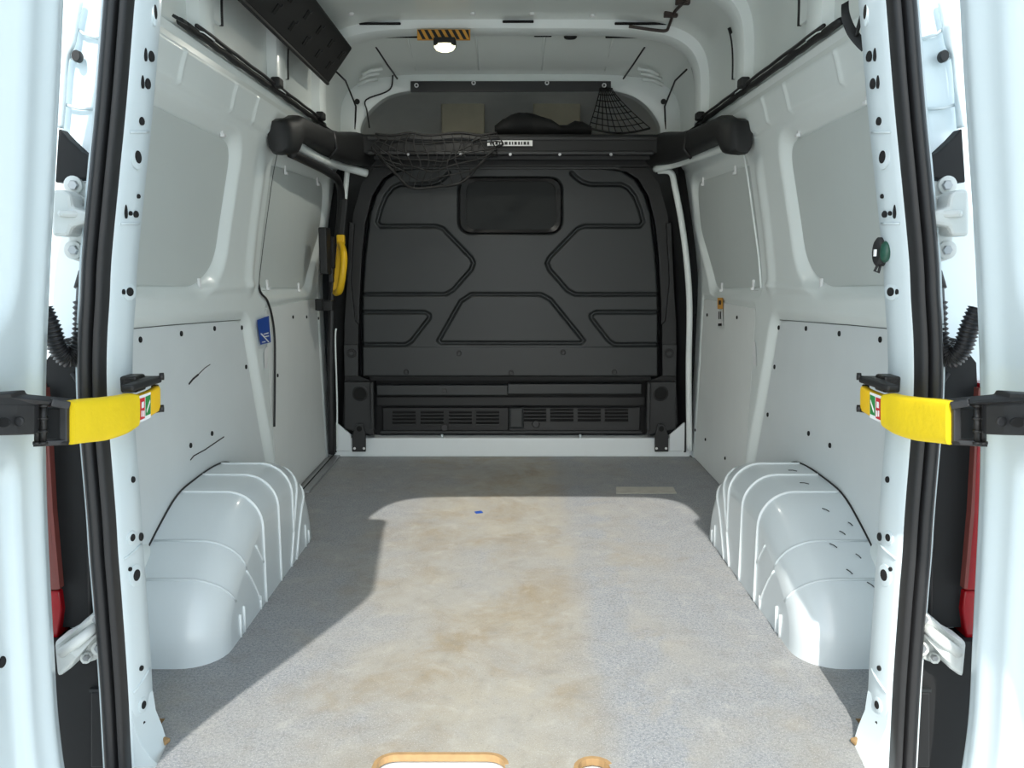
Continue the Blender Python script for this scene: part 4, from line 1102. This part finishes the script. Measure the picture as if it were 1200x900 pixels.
    for x, a, b, Y in ((40, 474, 510, 1.185), (20, 473, 511, 1.155), (-60, 470, 513, 1.06)):
        t, bb = pt(x, a, Y), pt(x, b, Y)
        secs.append([tuple(t), tuple(bb), (bb.x, Y+.03, bb.z), (t.x, Y+.03, t.z)])
    bxm.loft(secs); bxm.make('door_arm', M['dark_steel'], ck, bevel=.003)
    tp = [pt(x, y, Y) for x, y, Y in ((-60, 466, 1.06), (12, 461, 1.145), (15, 466, 1.15), (80, 472, 1.225), (80, 475, 1.225), (40, 474, 1.185), (-60, 471, 1.06))]
    MB().loft([[p for p in tp], [p+Vector((0, .035, 0)) for p in tp]]).make('arm_cover', M['dark_steel'], ck, bevel=.002)
    MB().disc(pt(22.5, 494, 1.152), (0, -1, 0), .0075, .0015, 16).make('stamp_ring', M['black'], ck)
    MB().disc(pt(22.5, 494, 1.150), (0, -1, 0), .0055, .001, 16).make('stamp_centre', M['dark_steel'], ck)
    MB().disc(pt(4, 495, 1.128), (0, -1, 0), .007, .002, 14, rx=.010).make('arm_slot', M['hole'], ck)

# ================================================================== SMALL THINGS
# blue sticker on the left pillar
def wall_quad(name, pxs, material, lift=.001, par=None, dep=-.004):
    V4 = [onwall(x, y, dep) for x, y in pxs]; s = 1 if V4[0].x > 0 else -1
    V4 = [v+Vector((-s*lift, 0, 0)) for v in V4]
    return MB().loft([V4, [v+Vector((-s*.0008, 0, 0)) for v in V4]]).make(name, material, par)
bs = wall_quad('sticker', [(300, 375), (313.5, 370), (316, 401), (304, 404)], M['blue'], .004); tag(bs, 'blue notice sticker on the white pillar before the sliding door', 'sticker')
for pxs in ([(303, 391), (304.4, 390.5), (313.5, 400.6), (312.2, 401)], [(307, 391), (312.5, 389.5), (312.7, 390.6), (307.2, 392.2)], [(308, 394), (313, 393), (313.1, 394.2), (308.2, 395.2)], [(305, 400.5), (309, 399.7), (309.1, 400.8), (305.1, 401.6)]):
    wall_quad('sticker_print', pxs, M['white'], .006, bs)
wt = wall_quad('sticker', [(309, 411), (313.5, 405), (312.5, 431), (309.5, 432)], M['white'], .002); tag(wt, 'narrow white tag below the blue notice sticker', 'sticker')
wt2 = wall_quad('sticker', [(883, 401), (885.5, 400), (887, 429), (883.5, 427)], M['white'], .002); tag(wt2, 'narrow white tag on the right pillar ahead of the wheel arch', 'sticker')
ty = wall_quad('sticker', [(841.5, 349), (847.5, 349), (847.5, 362), (841.5, 362)], M['amber'], .002, dep=0); tag(ty, 'small yellow warning sticker above the white hanging tag', 'sticker')
wall_quad('sticker_print', [(843.5, 352), (846, 352), (846, 357), (843.5, 357)], M['ink'], .004, ty, dep=0)
tw = wall_quad('sticker', [(841, 363), (848, 363), (848, 382), (841, 382)], M['white'], .005, dep=0); tag(tw, 'white barcode tag stuck on the right wall next to the bulkhead', 'sticker')
for x in (844, 846): wall_quad('tag_print', [(x, 365), (x+1, 365), (x+1, 374), (x, 374)], M['ink'], .007, tw, dep=0)
wall_quad('tag_print', [(843.5, 379), (847.5, 379), (847.5, 382), (843.5, 382)], M['ink'], .007, tw, dep=0)

# green torch-like unit on the right pillar
c = strip_pt(1, 295, .92); c = c+Vector((-.012, .01, 0))
gu = thing('sensor_knob', 'black and dark green round knob clipped to the right rear pillar', 'knob', tuple(c))
MB().disc(c+Vector((.006, 0, 0)), (-1, -.25, 0), .026, .008, 22, rx=.013).make('knob_base', M['black'], gu, smooth=True, auto=50)
secs = []
for k in range(6):
    a = k/5*math.pi/2; r = .019*math.cos(a)+.0005
    secs.append([(c.x-.004+.012*math.sin(a)*.5+.006, c.y-.010-.018*math.sin(a), c.z+r*math.sin(b)) if False else (c.x+.010+r*.5*math.cos(b), c.y-.012-.014*math.sin(a), c.z+r*math.sin(b)) for b in (2*math.pi*j/18 for j in range(18))])
MB().loft(secs).make('knob_dome', M['dkgreen'], gu, smooth=True, auto=60)
MB().tube([c+Vector((.002, -.004, -.022)), c+Vector((-.003, -.004, -.034)), c+Vector((.004, -.004, -.037)), c+Vector((.007, -.004, -.022))], .0025, 6).make('knob_loop', M['black'], gu, smooth=True)
MB().box(c+Vector((-.008, -.012, -.002)), (.004, .004, .012)).make('knob_mark', M['white'], gu)

# black strap hanging by the right cant rail near the door
hs = MB(); pp = smooth_line([atY(x, y, Y) for x, y, Y in ((990, 8, 1.70), (991, 22, 1.70), (997, 38, 1.69), (1006, 50, 1.68), (1014, 58, 1.67))], 6)
hs.loft([[p+Vector((dx, 0, dz)) for dx, dz in ((-.007, -.004), (.007, .004), (.007, .012), (-.007, .004))] for p in pp])
ho = hs.make('hanging_strap', M['black'], smooth=True, auto=50); tag(ho, 'short black strap hanging by the right rear pillar under the roof', 'strap')
MB().tube([atY(1011, 14, 1.68), atY(1007, 28, 1.68), atY(1003, 42, 1.68)], .004, 6).make('strap_tail', M['black'], ho, smooth=True)
# black corner piece on the left
hl = MB(); pp = [atY(x, y, 1.72) for x, y in ((203, 16), (214, 22), (216, 27), (206, 22), (201, 19))]
hl.loft([pp, [p+Vector((0, .02, 0)) for p in pp]]); tag(hl.make('corner_clip', M['black']), 'small black clip at the rear end of the left cant rail', 'clip')

# inset plate and blue speck on the floor
pl = [atZ(x, y, .001) for x, y in ((722, 571), (789, 571), (793, 578.5), (722, 578.5))]
fp = MB().loft([pl, [p+Vector((0, 0, .002)) for p in pl]]).make('floor_plate', M['label']); tag(fp, 'worn rectangular label stuck on the shaded floor near the bulkhead', 'label')
sp2 = [atZ(x, y, .001) for x, y in ((556, 600), (564, 599), (566, 601), (558, 602))]
tag(MB().loft([sp2, [p+Vector((0, 0, .002)) for p in sp2]]).make('paint_chip', M['blue']), 'tiny blue chip lying on the sunlit floor', 'chip')
for x, y, dx, dy, r in ((190, 866, 10, 3, .004), (1006, 866, -10, 3, .004)):
    a = atZ(x, y, .003); b = atZ(x+dx, y+dy, .003); a2 = atZ(x+dx*.3, y+9, .003)
    tag(MB().loft([[a, b, a2], [p+Vector((0, 0, .008)) for p in (a, b, a2)]]).make('plywood_splinter', M['ply'], bevel=.002), 'broken light-brown plywood corner at the foot of the %s pillar' % ('left' if x < 600 else 'right'), 'wood piece')
